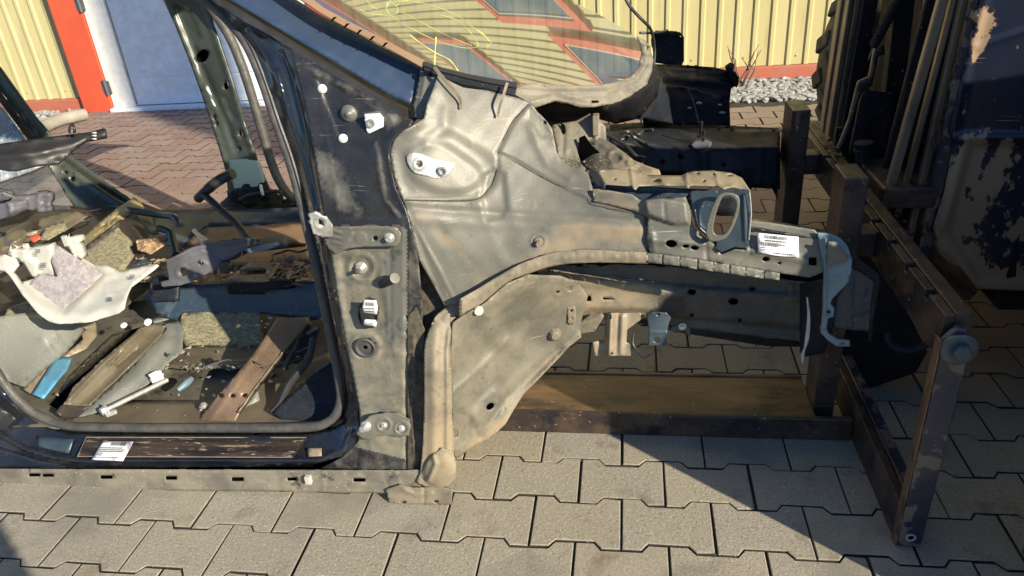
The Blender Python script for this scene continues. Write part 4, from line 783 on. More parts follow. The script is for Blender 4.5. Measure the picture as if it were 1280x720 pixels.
sheet('shadow_box', [(735, 228, .32), (858, 236, .31), (935, 238, .31), (935, 262, .31), (868, 262, .31), (800, 256, .32), (745, 245, .33)], m_tunnel, car, step=8)  # dark blue sheet stands in for the shadow gap under the top flange
# slotted end plate
SLOT = catmull([(904, 246), (914, 245), (920, 251), (919, 264), (911, 286), (902, 294), (893, 292), (892, 280), (898, 258)], 4, True)
ep = sheet('slotted_plate', [(862, 240, .275), (897, 237, .262), (937, 238, .245), (939, 268, .24), (937, 288, .238), (934, 311, .236), (918, 309, .238), (901, 316, .238), (894, 311, .240), (896, 300, .241), (884, 296, .25), (872, 286, .258), (865, 265, .268)], m_bluegrey, car, holes=[SLOT],
           feats=[ridge([(870, 262), (874, 282), (892, 296)], 2.4, .004), ridge([(930, 245), (932, 300)], 2.4, .004)], step=2.3, thick=.003)
sheet('slot_frame', [tuple(p) for p in catmull([(900, 243), (914, 241.5), (924, 248), (923, 266), (914, 289), (904, 299), (890, 302), (883, 295), (884, 278), (892, 255)], 4, True)], m_apron, ep, holes=[SLOT], depth=lambda u, v: .2405-(u-890)*.0002+(270-v)*.0002-.006, step=1.8, thick=.004, wob=0, dustf=lambda u, v: u*0+.1)
for pts in ([(869, 262, .26), (873, 281, .256), (884, 293, .248)], [(937, 240, .24), (939, 268, .237), (936, 300, .233)]):
    tubepx(pts, .0011).build('plate_edge_glint', m_alu, ep, True)  # pale tubes paint the sunlit edges of the plate
sheet('cavity', [(890, 244, .30), (922, 244, .30), (920, 270, .30), (900, 270, .30), (890, 268, .3)], m_dark, ep, step=10)  # dark sheet paints the shaded upper half of the slot
# dusty top flange
tf_feats = [ring(818, 224, 8, 2, -.0), ]
tf = sheet('top_flange', [(747, 214, .335), (768, 210, .345), (790, 213, .345), (812, 219, .35), (853, 219, .35), (858, 216, .35), (866, 214, .352), (890, 213, .352), (914, 216, .345), (927, 222, .33), (938, 238, .26), (930, 237, .265), (916, 233, .27), (905, 236, .265), (895, 232, .275), (864, 231, .275), (860, 235, .262), (854, 232, .27), (832, 231, .275), (798, 232, .28), (795, 237, .268), (788, 232, .28), (756, 230, .285)], m_tan, car,
           feats=[ridge([(789, 213), (792, 236)], 2, .008), ridge([(857, 216), (860, 235)], 2.2, .008), ridge([(893, 214), (899, 232), (906, 236)], 1.8, .006), ridge([(925, 222), (937, 237)], 2, .005)], holes=[oval(821, 226, 6, 2.2), oval(768, 224, 2, 1), oval(880, 226, 2.5, 1.2), oval(872, 216.5, 2.5, 1), oval(893, 218, 2.5, 1), oval(912, 219, 4, 1)], step=2.4, key='tf', dustf=lambda u, v: u*0+.3)
sheet('flange_rim', [(747, 214, .333), (756, 230, .284), (755, 237, .284), (740, 236, .32), (735, 216, .36), (741, 212, .36)], m_bluegrey, tf, step=4)
# printed label on the rail
sheet('nose_cover', [(933, 273, .300), (960, 275, .30), (1035, 288, .29), (1036, 298, .245), (1010, 296, .242), (934, 284, .242)], m_black, car, step=3, feats=[ridge([(950, 276), (952, 290)], 1.5, .003), ridge([(980, 278), (982, 292)], 1.5, .003), ridge([(1005, 284), (1008, 294)], 1.5, .003)], dustf=lambda u, v: u*0+.30)
lb = sheet('label', [(946, 291, .236), (998, 296, .234), (999, 322, .2275), (972, 319.5, .229), (948, 316, .231)], m_label, car, step=5, thick=.001, wob=.0006)
P, ex, ey, wd, ht = px_basis([(950, 292.5, .2355), (996, 297, .2335), (951, 315, .231)], .0022)
printed(lb, P, ex, ey, wd, ht, [(.26, .07, .15, .7), (.40, .05, 0, .55), (.47, .05, 0, .7), (.54, .05, 0, .5), (.66, .06, 0, .14), (.80, .06, 0, .14), (.93, .05, .35, .9)], (.12, .0, .72, .18))
# headlamp bracket
hb = sheet('headlamp_bracket', [(1021, 291, .236), (1036, 292, .235), (1050, 298, .228), (1060, 309, .222), (1065, 325, .218), (1064, 340, .218), (1058, 356, .222), (1050, 364, .226), (1040, 374, .230), (1038, 380, .232), (1043, 386, .23), (1042, 396, .23), (1035, 398, .232), (1033, 412, .235), (1026, 412, .238), (1028, 380, .238), (1029, 340, .236), (1025, 310, .236)], m_pale, car,
           feats=[area([(1034, 312), (1046, 304), (1062, 322), (1056, 330), (1038, 334)], .010, 5), ridge([(1032, 300), (1031, 395)], 2, .008), ridge([(1040, 350), (1058, 344)], 3, .003)], holes=[oval(1036, 390, 2, 2.4)], step=2.5, thick=.003, key='hb')
sheet('cover', [(1034, 301, .218), (1044, 302, .214), (1055, 312, .209), (1061, 320, .207), (1057, 327, .208), (1046, 330, .212), (1035, 333, .216)], m_apron, hb, step=2.5, dustf=lambda u, v: .1+0*u, feats=[ridge([(1035, 303), (1058, 318)], 2, .004)])
sheet('bracket_foot', [(1025, 408, .24), (1032, 409, .238), (1036, 418, .235), (1048, 425, .232), (1062, 426, .23), (1063, 433, .23), (1046, 433, .232), (1034, 425, .236), (1026, 416, .24)], m_pale, hb, step=2.2, holes=[oval(1053, 430, 3, 1.2)], thick=.004)
# crash box and bumper mount
sheet('crash_box', [(1042, 372, .34), (1052, 364, .33), (1060, 350, .32), (1064, 335, .32), (1094, 345, .30), (1095, 360, .30), (1090, 415, .31), (1062, 412, .33), (1040, 408, .35), (1036, 395, .35)], m_tunnel, car, step=4, feats=[ridge([(1064, 345), (1062, 410)], 2, .008), dome(1078, 365, 6, .004), ridge([(1070, 390), (1086, 385)], 4, .004)])
sheet('end_flange', [(1060, 325, .26), (1070, 322, .26), (1078, 330, .26), (1098, 346, .25), (1100, 356, .25), (1092, 400, .26), (1089, 428, .28), (1085, 425, .28), (1088, 380, .27), (1092, 352, .26), (1075, 340, .27), (1066, 336, .27)], m_dark, car, step=3, thick=.006)
sheet('box_side', [(1000, 355, .40), (1030, 350, .30), (1045, 372, .33), (1040, 410, .34), (1030, 442, .40), (1000, 447, .42)], m_dark, car, step=5, feats=[ridge([(1012, 370), (1012, 430)], 3, .008)])
mb = MB()
for i in range(4): mb.tube(catmull([WY(*p) for p in ((1009, 372, .23+.003*i), (1010+i*.6, 395, .225), (1007+i, 425, .22), (1003-i*.8, 454-i*3, .215))], 5), .0016, 6)
mb.build('tie_strip', m_alu, car, True)
# -- strut tower and bulkhead pieces
sheet('bulkhead', [(648, 122, .60), (700, 125, .62), (765, 128, .64), (770, 140, .64), (745, 150, .62), (700, 158, .62), (690, 160, .60), (668, 142, .58)], m_darkbrown, car, step=7)
sheet('tower_wall', [(690, 156, .52), (720, 151, .53), (737, 142, .535), (745, 146, .53), (757, 158, .52), (758, 178, .51), (752, 190, .50), (730, 205, .47), (722, 214, .45), (700, 212, .44), (697, 190, .47)], m_liner, car, feats=[ridge([(705, 160), (703, 195)], 2, -.006), dome(712, 194, 7, -.003), dome(722, 176, 4, -.003), ridge([(745, 145), (745, 180)], 2, .01)], step=3, dustf=lambda u, v: u*0+.35)
sheet('gap_shade', [(700, 153, .516), (706, 156, .514), (708, 168, .512), (703, 180, .508), (702, 192, .504), (697, 197, .50), (694, 190, .502), (701, 170, .508), (703, 162, .51)], m_hole, car, step=4, thick=0)  # black sheet paints the darkness of a gap in the tower wall
mb = MB(); mb.box(tuple(WY(741, 170, .50)), tuple(WY(749, 141, .53))); mb.build('tower_post', m_tan, car, bev=.002)
sheet('strut_tower', [(727, 168, .52), (737, 167, .52), (760, 176, .50), (780, 190, .46), (792, 200, .42), (806, 206, .39), (824, 212, .36), (826, 218, .35), (800, 218, .35), (770, 213, .36), (745, 216, .37), (738, 213, .40), (724, 200, .48), (722, 195, .49), (725, 180, .51)], m_liner, car,
      feats=[ring(770, 196, 9, 2, .006), dome(770, 196, 7, -.004), ridge([(745, 178), (765, 184), (788, 204)], 3, .008), ring(790, 203, 6, 1.6, .005), ridge([(760, 182), (785, 198)], 1.5, -.004), dome(742, 181, 5, .003), dome(755, 190, 5, -.003), ridge([(775, 210), (800, 206), (815, 212)], 4, .006), dome(765, 208, 6, .005)], step=2.4, dustf=lambda u, v: u*0+.35+.3*sstep(u, 770, 800), thick=.003)
sheet('tower_opening_shade', [(724, 172, .49), (731, 169, .49), (740, 182, .475), (749, 190, .46), (752, 205, .44), (745, 215, .42), (733, 212, .44), (722, 202, .475)], m_hole, car, step=6, thick=0)  # no real hole: black sheet paints its shade
sheet('ledge', [(695, 196, .44), (705, 198, .44), (722, 200, .43), (732, 210, .40), (730, 217, .38), (714, 214, .38), (700, 208, .41)], m_apron, car, feats=[area(oval(714, 205, 12, 5, 14), -.006, 3), ring(714, 205, 12, 2, .003)], step=2.4, dustf=lambda u, v: u*0+.4)
sheet('bridge', [(731, 215, .36), (743, 215, .36), (742, 236, .31), (734, 238, .31), (731, 228, .33)], m_tan, car, feats=[ridge([(732, 222), (742, 222)], 1.2, -.004), ridge([(732, 230), (742, 230)], 1.2, -.004)], step=2, dustf=lambda u, v: u*0+.2)
# -- cowl frame below the windshield
cw = [(641, 113), (652, 106), (675, 104), (701, 107), (735, 106.5), (762, 104.5), (780, 100), (790, 95), (799, 83), (802, 69), (800, 56), (797, 46), (806, 50), (813, 60), (817, 75), (815, 90), (808, 106), (798, 115), (786, 122), (765, 130), (742, 134), (724, 134), (708, 129), (694, 126), (680, 131), (668, 135), (655, 124), (644, 118)]
cwd = lambda u, v: np.interp(u, [640, 700, 760, 800, 820], [.42, .475, .54, .62, .66])-.028*sstep(segdist(u, v, [(652, 106), (701, 107), (762, 104.5), (790, 95), (801, 70), (797, 46)]), 0, 26)
cwl = sheet('cowl_frame', cw, m_liner, car, depth=cwd, feats=[ridge([(650, 112), (700, 116), (760, 114), (795, 100), (808, 78), (805, 55)], 3, .006), ridge([(664, 128), (690, 120), (715, 127)], 3, .005), area(oval(773, 120, 6, 5, 30), -.004, 3), ridge([(795, 76), (812, 82)], 1.2, .003), ridge([(795, 64), (813, 68)], 1.2, .003), ridge([(790, 98), (800, 106)], 1.2, .003), ridge([(680, 110), (720, 122), (745, 130)], 1.5, -.003)], holes=[rect(744, 127, 4.5, 1.6), rect(796, 117, 3, 1.6), oval(808, 60, 2, 3)], step=2.6, dustf=lambda u, v: u*0+.38, key='cw', thick=.004)
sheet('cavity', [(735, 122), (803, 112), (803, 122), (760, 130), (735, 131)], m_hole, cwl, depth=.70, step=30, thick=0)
sheet('cowl_underside', [(664, 130, .50), (690, 128, .50), (720, 134, .50), (756, 134, .52), (790, 121, .56), (812, 104, .62), (820, 80, .68), (826, 95, .74), (822, 120, .72), (800, 148, .70), (770, 155, .66), (745, 148, .62), (700, 152, .60), (675, 148, .56)], m_mastdark, car, step=6)
# -- far side of the engine bay (dark navy, dusty)
far = m_dark
fa = sheet('far_inner_wing', [(800, 60, 1.05), (820, 82, 1.25), (870, 86, 1.45), (916, 92, 1.5), (912, 128, 1.42), (912, 160, 1.36), (860, 160, 1.34), (806, 160, 1.25), (800, 140, 1.1), (812, 110, 1.0)], far, car, feats=[ridge([(822, 108), (870, 116), (910, 118)], 3, .015), ridge([(824, 95), (912, 106)], 4, .02), ridge([(806, 150), (820, 128), (822, 100)], 5, .02)], step=5)
rl = sheet('far_upper_rail', [(818, 80, 1.38), (850, 81, 1.45), (893, 84, 1.5), (918, 90, 1.5), (924, 97, 1.5), (922, 106, 1.5), (915, 110, 1.5), (909, 104, 1.47), (890, 103, 1.45), (850, 99, 1.4), (818, 96, 1.34)], m_mastdark, car, feats=[ridge([(x, 86), (x-2, 104)], 3, -.015) for x in (862, 872, 884, 897)]+[ridge([(820, 94), (912, 100)], 2, .02)], step=3.5, thick=.01)
sheet('far_rail_end', [(907, 85, 1.46), (921, 92, 1.46), (924, 102, 1.46), (921, 110, 1.46), (917, 107, 1.46), (912, 100, 1.46)], m_mastdark, rl, step=3, thick=.03)
tw = sheet('far_hinge_plate', [(815, 42, 1.48), (820, 38, 1.50), (850, 40, 1.52), (855, 46, 1.52), (855, 76, 1.5), (852, 82, 1.48), (818, 78, 1.45)], m_mastdark, car, holes=[oval(852, 45, 2, 1.6)], feats=[ridge([(818, 42), (854, 44)], 1.6, .01)], step=3.5, thick=.006)
tubepx([(781, -4, 1.05), (786, 6, 1.05), (796, 18, 1.06), (806, 28, 1.07), (814, 38, 1.1), (818, 60, 1.12), (817, 84, 1.1)], .0045).build('cable', m_blackpl, car, True)
tubepx([(800, 41, 1.2), (820, 41, 1.3), (834, 38, 1.45)], .004).build('cable', m_greypl, car, True)
sheet('far_well', [(806, 112, .98), (822, 104, 1.12), (850, 108, 1.2), (905, 120, 1.3), (912, 128, 1.33), (913, 158, 1.28), (850, 156, 1.15), (806, 148, 1.0), (798, 150, .95), (800, 128, .95)], m_dark, car, feats=[ridge([(810, 146), (820, 128), (824, 108)], 4, .02), ridge([(850, 112), (895, 120)], 6, -.01)], step=5)
for x, y, a, b in ((874, 129, 4, 1.6), (862, 135, 3, 1.2), (900, 131, 2.5, 1), (903, 141, 4, 1.4)): sheet('mud_fleck', oval(x, y, a, b), m_alu, car, depth=lambda u, v: 1.18+0*u, step=3, thick=.002)
# far longitudinal
ff = sheet('far_rail_face', [(744, 168, .92), (790, 174, .94), (850, 183, .96), (870, 184, .96), (885, 186, .96), (973, 184, .99), (972, 232, .97), (934, 232, .95), (925, 216, .94), (860, 216, .92), (830, 214, .9), (790, 200, .88), (752, 190, .88)], m_dark, car, feats=[ridge([(880, 190), (881, 228)], 5, .02), ridge([(846, 184), (845, 216)], 3, .012), ridge([(950, 186), (950, 230)], 3, .01)], holes=[oval(851, 196, 3.5, 3), oval(905, 206, 2.5, 2.5), oval(829, 203, 3, 3.5)], step=4)
sheet('far_rail_top', [(760, 164, 1.02), (800, 160, 1.10), (870, 160, 1.13), (975, 162, 1.15), (974, 186, .99), (885, 187, .96), (870, 180, .96), (850, 184, .96), (790, 175, .94), (745, 169, .92)], m_dark, car, feats=[ridge([(850, 166), (868, 176), (884, 174), (900, 170)], 1.5, .006), ridge([(890, 182), (955, 184)], 5, .006), ridge([(763, 162), (975, 165)], 2, .012)], step=4)  # dark material puts the forklift's shade into the rail top's colour
sheet('far_rail_lip', [(762, 156, 1.18), (800, 153, 1.20), (870, 155, 1.22), (973, 160, 1.24), (973, 166, 1.20), (955, 164, 1.19), (952, 168, 1.18), (946, 164, 1.19), (870, 162, 1.16), (800, 161, 1.14), (762, 166, 1.12)], m_mastdark, car, step=4)
sheet('far_rail_lower', [(925, 214, .99), (972, 228, .99), (972, 250, .97), (966, 236, .97), (957, 224, .97), (945, 228, .97), (938, 238, .97)], m_mastdark, car, step=4)
for x, y in ((876, 167), (879, 178), (799, 178)):
    mb = MB(); c = WY(x, y+4, .97); mb.lathe(c, (0, 0, 1), [(.011, 0), (.011, .004), (.0045, .005), (.004, .035), (.0055, .036), (.0055, .044)], 10); mb.build('stud', m_mastdark, car, True)
sheet('stud_plate', [(864, 181, .955), (868, 176, .97), (882, 174, .97), (890, 178, .96), (888, 185, .95), (868, 186, .95)], m_greypl, car, step=3)
mb = MB()
for i in range(5):
    r1 = random.Random(i+50); p = [WY(760+i*5+r1.uniform(-4, 4), 170+r1.uniform(-3, 6), .80+.02*i)]
    for j in range(4): p.append(p[-1]+np.array([r1.uniform(.005, .03), r1.uniform(-.02, .02), r1.uniform(-.025, .008)]))
    mb.tube(catmull(p, 4), .005, 8)
mb.build('brake_pipes', m_blackpl, car, True)
sheet('far_lower_dark', [(745, 170, 1.0), (800, 160, 1.15), (975, 170, 1.2), (975, 236, 1.0), (820, 225, .95), (745, 200, .95)], m_mastdark, car, step=14)
# -- cabin floor, seen through the door opening
def Zs(pts): return [(p[0], p[1], float(WZ(p[0], p[1], p[2])[1])) for p in pts]
sheet('floor_pan', Zs([(-20, 533, .13), (430, 533, .13), (445, 400, .11), (300, 392, .12), (228, 392, .12), (200, 372, .13), (150, 380, .12), (60, 400, .12), (-20, 430, .12)]), m_channel2, car, step=6,
      feats=[area([(186, 412), (215, 400), (235, 430), (200, 470), (165, 500), (110, 520), (90, 522), (150, 470)], .010, 8), ridge([(180, 398), (218, 398), (226, 412), (226, 440)], 2, .008), ridge([(200, 460), (330, 456)], 4, .006), ridge([(150, 505), (300, 500)], 3, .006)])
sheet('footwell_side', Zs([(-20, 398, .34), (40, 390, .30), (95, 402, .22), (108, 412, .17), (84, 440, .155), (56, 462, .15), (32, 484, .145), (10, 476, .20), (-20, 440, .28)]), m_floor, car, step=5, feats=[ridge([(66, 418), (76, 436)], 2.2, .008), ridge([(60, 424), (68, 440)], 2., .006)])
sheet('sealant_band', Zs([(98, 404, .18), (120, 402, .165), (121, 420, .15), (108, 436, .145), (86, 446, .14), (60, 470, .14), (42, 494, .14), (28, 486, .145), (56, 460, .15), (88, 438, .155), (104, 424, .165)]), m_tan, car, step=4)
sheet('floor_rib', Zs([(205, 404, .165), (222, 400, .165), (230, 410, .16), (228, 440, .15), (212, 452, .15), (196, 470, .15), (172, 492, .15), (150, 506, .15), (120, 516, .145), (96, 522, .14), (100, 514, .15), (140, 482, .165), (180, 440, .17)]), m_floor, car, step=4, feats=[ridge([(206, 425), (170, 470), (120, 508)], 10, .014), ridge([(222, 402), (228, 420), (222, 445)], 2, .006)])
sheet('floor_press', Zs([(190, 398, .158), (212, 390, .158), (226, 392, .158), (232, 404, .155), (226, 402, .155), (214, 398, .158), (192, 404, .158)]), m_floor, car, step=4)
# tunnel
sheet('tunnel_side', [(196, 350, .74), (250, 356, .74), (330, 352, .74), (445, 352, .74), (445, 400, .70), (385, 400, .70), (325, 392, .70), (228, 393, .70), (222, 400, .69), (196, 395, .70), (180, 372, .72)], m_tunnel, car, step=5, feats=[ridge([(230, 362), (390, 364)], 1.5, .006), ridge([(200, 390), (440, 390)], 2, .006), dome(360, 362, 3, .004), area([(205, 396), (218, 372), (216, 350), (196, 350), (190, 390)], .02, 5)])
sheet('tunnel_top', Zs([(180, 352, .262), (445, 354, .262), (445, 300, .262), (380, 322, .262), (300, 326, .262), (250, 330, .262), (200, 330, .262), (160, 336, .262)]), m_debris, car, step=5, feats=[ridge([(200, 348), (290, 344), (380, 350)], 2, .01)])
sheet('tunnel_bracket', Zs([(282, 352, .285), (300, 336, .285), (312, 328, .285), (352, 328, .285), (334, 354, .285)]), m_channel, car, step=4, holes=[rect(316, 340, 17, 3, -2)], thick=.004)
sheet('tunnel_bracket', [(285, 356, .70), (330, 353, .70), (338, 351, .69), (364, 352, .69), (370, 360, .69), (355, 362, .69), (336, 362, .69), (330, 368, .69), (286, 368, .70)], m_mastdark, car, step=4, thick=.006)
mb = MB(); rr = random.Random(5)
def shard(mb, c, s, rr):
    a = [np.array([rr.uniform(-1, 1), rr.uniform(-1, 1), rr.uniform(-.4, .4)])*s for _ in range(4)]; mb.add([c+k for k in a], [(0, 1, 2), (0, 2, 3), (0, 3, 1), (1, 3, 2)])
for i in range(420):
    u = rr.uniform(180, 388); v = rr.uniform(324, 352); c = WZ(u, v, .27); shard(mb, c, rr.choice((.004, .006, .009, .014)), rr)
for i in range(120):
    u = rr.uniform(352, 392); v = rr.uniform(322, 350); c = WZ(u, v, .275); shard(mb, c, rr.choice((.008, .014, .02)), rr)
o = mb.build('rusty_fragments', m_debris, car); o['kind'] = 'stuff'
mb = MB()
for i in range(150):
    u = rr.choice((rr.uniform(170, 215), rr.uniform(225, 390), rr.uniform(340, 390))); v = rr.uniform(322, 352); shard(mb, WZ(u, v, .285), rr.choice((.006, .010, .016)), rr)
o = mb.build('pale_rust_fragments', m_tan, car); o['kind'] = 'stuff'
mb = MB()
for i in range(330):
    k = rr.random()
    if k < .45: u = rr.uniform(196, 350); v = rr.gauss(425, 9)
    elif k < .7: u = rr.uniform(200, 300); v = rr.gauss(457, 3)
    elif k < .85: u = rr.uniform(320, 392); v = rr.gauss(404, 6)
    else: u = rr.uniform(70, 420); v = rr.uniform(440, 520)
    shard(mb, WZ(u, v, .135 if k < .7 or k > .85 else .24), rr.choice((.003, .004, .006, .010)), rr)
o = mb.build('pale_fragments', m_gravel, car); o['kind'] = 'stuff'
rw = random.Random(77)
for i in range(16):
    u0, v0, zz, L_ = [(rw.uniform(-5, 90), rw.uniform(262, 300), .30, .05), (rw.uniform(330, 385), rw.uniform(326, 348), .28, .03), (rw.uniform(200, 300), rw.uniform(300, 335), .27, .04), (rw.uniform(200, 330), rw.uniform(425, 460), .15, .03)][i % 4]
    p = [WZ(u0, v0, zz)]; a = rw.uniform(-.6, .6)
    for j in range(6):
        a += rw.uniform(-.9, .9); p.append(p[-1]+np.array([math.cos(a)*L_, math.sin(a)*L_*.7, rw.uniform(-.012, .012)]))
    mb = MB(); mb.tube(catmull(p, 4), rw.choice((.0018, .0025, .0035)), 6); mb.build('wire', rw.choice((m_blackpl, m_blackpl, m_greypl, m_tunnel)), car, True)
for u, v, zz in ((215, 345, .268), (240, 350, .268), (372, 344, .268), (352, 338, .268), (226, 440, .14), (262, 452, .14), (318, 446, .14), (340, 470, .14), (150, 470, .14), (255, 508, .14)):
    mb = MB(); c = WZ(u, v, zz); mb.lathe(c, (0, 0, 1), [(.012, 0), (.012, .002), (.007, .003), (.007, .009), (.005, .010)], 10); mb.build('screw', rw.choice((m_zinc, m_mastdark, m_channel)), car)
# padding pieces and dark cross channel on the floor
sheet('padding', [(227, 391, .70), (325, 390, .70), (326, 431, .60), (300, 432, .60), (232, 434, .60), (228, 420, .62)], m_foam, car, step=5, thick=.02)
sheet('dark_mat', Zs([(205, 436, .125), (236, 432, .125), (330, 430, .125), (345, 440, .125), (326, 458, .125), (240, 462, .125), (198, 458, .125), (190, 448, .125)]), m_channel, car, step=5, feats=[ridge([(200, 440), (330, 436)], 2, .008), ridge([(220, 452), (320, 450)], 2, .006)])
sheet('dark_mat', Zs([(160, 500, .125), (300, 500, .125), (326, 478, .125), (450, 478, .125), (450, 532, .125), (60, 532, .125), (90, 520, .125)]), m_channel, car, step=6)
# channel bracket 1 (dusty brown, with two slots)
SL1 = [tuple(p) for p in catmull([(134, 455), (138, 452), (150, 438), (153, 437), (151, 441), (139, 456)], 3, True)]; SL2 = [tuple(p) for p in catmull([(144, 455), (150, 450), (168, 436), (173, 435), (170, 439), (153, 453), (146, 458)], 3, True)]
sheet('cross_channel', [(78, 508, .22), (92, 484, .28), (125, 452, .38), (158, 424, .50), (178, 408, .58), (196, 404, .62), (207, 408, .62), (200, 422, .57), (172, 452, .44), (130, 488, .32), (112, 508, .25), (98, 509, .235)], m_channel, car, step=2.4, feats=[ridge([(86, 500), (128, 456), (182, 408)], 2.6, .012), ridge([(113, 505), (150, 470), (202, 418)], 2.6, .012), ridge([(98, 506), (140, 466), (190, 414)], 4, -.005), area(SL1, -.012, 1.5), area(SL2, -.012, 1.5)], thick=.003)
sheet('channel_side', [(112, 508, .25), (130, 488, .32), (172, 452, .44), (200, 422, .57), (207, 408, .62), (210, 414, .64), (203, 428, .60), (176, 458, .48), (136, 494, .36), (116, 512, .28)], m_mastdark, car, step=4)
sheet('channel_foot', [(76, 507, .21), (114, 508, .225), (104, 516, .21), (92, 524, .205), (80, 524, .2), (70, 515, .2)], m_darkbrown, car, step=4)
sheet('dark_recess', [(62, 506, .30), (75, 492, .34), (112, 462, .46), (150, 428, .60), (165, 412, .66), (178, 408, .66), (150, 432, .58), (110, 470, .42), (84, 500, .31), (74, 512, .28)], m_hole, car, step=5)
sheet('grey_web', [(86, 470, .46), (104, 452, .54), (120, 436, .62), (140, 418, .70), (164, 412, .69), (140, 434, .60), (112, 460, .5), (76, 490, .38)], m_channel, car, step=4)
for x, y in ((127, 467), (155, 409)): mb = MB(); mb.lathe(WY(x, y-2, .42 if x < 140 else .52), (0, -.4, 1), [(.010, 0), (.009, .004), (.004, .006)], 12); mb.build('rivet', m_white, car, True)
mb = MB(); c = WY(185, 403, .585); mb.lathe(c, (0, -.6, 1), [(.012, 0), (.011, .004), (.006, .006)], 14); mb.build('rivet', m_white, car, True)
# flat steel cross plate with three holes
sheet('cross_plate', [(246, 528, .24), (262, 506, .27), (290, 474, .32), (318, 440, .40), (338, 410, .47), (346, 397, .50), (386, 397, .50), (384, 404, .48), (354, 440, .40), (322, 482, .32), (300, 514, .26), (293, 528, .24)], m_brown, car, step=3.5, holes=[oval(276, 494, 3.4, 2.6, -20), oval(291, 494.5, 3.2, 2.2, -20), oval(306, 494, 3.4, 2.6, -20), [(314, 450), (318, 457), (330, 461), (322, 454)]], feats=[ridge([(264, 522), (350, 402)], 3, .003)], thick=.004, wob=.001)
sheet('plate_flange', [(386, 398, .50), (388, 401, .50), (356, 443, .42), (324, 485, .33), (300, 518, .26), (297, 516, .25), (320, 484, .31), (353, 441, .39), (383, 404, .47)], m_channel, car, step=4)
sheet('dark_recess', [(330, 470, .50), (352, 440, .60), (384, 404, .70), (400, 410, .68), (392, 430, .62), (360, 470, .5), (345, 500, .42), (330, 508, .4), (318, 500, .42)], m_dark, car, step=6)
mb = tubepx([(392, 422, .42), (385, 450, .38), (362, 480, .33), (350, 505, .29), (340, 516, .27)], .010); mb.build('wiring_tube', m_blackpl, car, True)
mb = tubepx([(372, 418, .46), (370, 432, .44), (362, 445, .42), (356, 462, .40)], .007); mb.build('wiring_tube', m_blackpl, car, True)
sheet('side_board', [(340, 516, .26), (362, 494, .30), (390, 470, .34), (414, 452, .37), (430, 458, .36), (436, 500, .28), (425, 530, .26), (395, 528, .25), (352, 524, .25)], m_dark, car, step=5)
sheet('corner_board', [(386, 454, .40), (394, 448, .42), (412, 440, .44), (416, 452, .40), (394, 468, .38), (384, 474, .36)], m_brown, car, step=5)
sheet('pale_corner', [(302, 514, .29), (322, 488, .35), (326, 505, .33), (306, 516, .29)], m_floor, car, step=5)
# far floor and boards
sheet('far_floor', Zs([(160, 335, .20), (445, 335, .20), (445, 270, .20), (190, 270, .20), (150, 300, .20)]), m_card, car, step=9)
sheet('side_panel', [(192, 268, 1.36), (250, 264, 1.36), (310, 262, 1.36), (392, 258, 1.36), (392, 292, 1.28), (330, 282, 1.28), (290, 282, 1.28), (262, 284, 1.28), (236, 298, 1.2), (200, 340, .98), (170, 345, .95), (160, 330, 1.0), (190, 290, 1.25)], m_tunnel, car, step=6, feats=[ridge([(196, 270), (390, 266)], 1.5, .008), dome(282, 278, 2, -.004)])
sheet('board', Zs([(233, 302, .235), (262, 284, .235), (330, 282, .235), (392, 270, .235), (392, 304, .235), (316, 306, .235), (240, 308, .235)]), m_card, car, step=7, thick=.012)
sheet('board', Zs([(284, 330, .28), (310, 316, .28), (382, 308, .28), (384, 324, .28), (340, 330, .28)]), m_card, car, step=6, thick=.01)
sheet('grey_box', [(318, 300, .86), (350, 293, .9), (356, 293, .9), (360, 308, .84), (330, 312, .82), (316, 308, .83)], m_bluegrey, car, step=5)
# far sill and pillar
sheet('far_sill', [(168, 262, 1.52), (195, 268, 1.50), (250, 266, 1.50), (310, 262, 1.50), (392, 256, 1.50), (392, 244, 1.54), (350, 250, 1.54), (300, 256, 1.54), (240, 262, 1.54), (200, 262, 1.54), (174, 252, 1.55)], m_blackpl, car, step=5, thick=.02)
sheet('far_sill_lip', [(160, 248, 1.56), (182, 258, 1.56), (205, 263, 1.56), (250, 262, 1.56), (272, 257, 1.56), (286, 244, 1.55), (292, 228, 1.54), (296, 228, 1.54), (292, 248, 1.54), (300, 256, 1.54), (392, 244, 1.54), (392, 250, 1.52), (300, 262, 1.52), (240, 267, 1.52), (196, 268, 1.52), (170, 260, 1.53)], m_rubber, car, step=4, thick=.02)
fp_out = [(192, -24, 1.62), (215, -24, 1.60), (250, -16, 1.58), (262, 10, 1.57), (276, 60, 1.55), (292, 110, 1.53), (306, 160, 1.52), (322, 205, 1.50), (336, 236, 1.49), (350, 246, 1.50), (352, 256, 1.50), (300, 258, 1.52), (286, 250, 1.53), (282, 214, 1.54), (272, 180, 1.56), (256, 130, 1.58), (238, 80, 1.6), (218, 30, 1.61), (200, -8, 1.62)]
fpl = sheet('far_pillar', fp_out, m_far, car, step=3.4, key='fp', thick=.01, feats=[ridge([(204, -10), (240, 80), (280, 200)], 4, .012), ridge([(222, 10), (250, 80), (282, 150), (296, 190)], 4, -.014), ridge([(254, 0), (285, 90), (318, 190)], 4, .014), ridge([(256, 108), (266, 135)], 2, .01), ridge([(280, 122), (292, 150)], 2, -.012), ridge([(278, 182), (318, 178)], 1.2, .004), ring(301, 165, 8, 2, .006), area([(225, 10), (238, 12), (252, 50), (244, 56)], -.012, 4)],
            holes=[oval(253, 70, 9, 7, -50), oval(282, 107, 4, 6, 10), oval(301, 168, 3, 6, -10), oval(268, 147, 1.6, 3.2, -15), oval(271, 155, 1.6, 3.2, -15), oval(299, 186, 2, 2.4)])
sheet('cavity', [(226, 0), (262, 40), (300, 150), (305, 195), (285, 190), (250, 100)], m_hole, fpl, depth=1.62, step=40, thick=0)
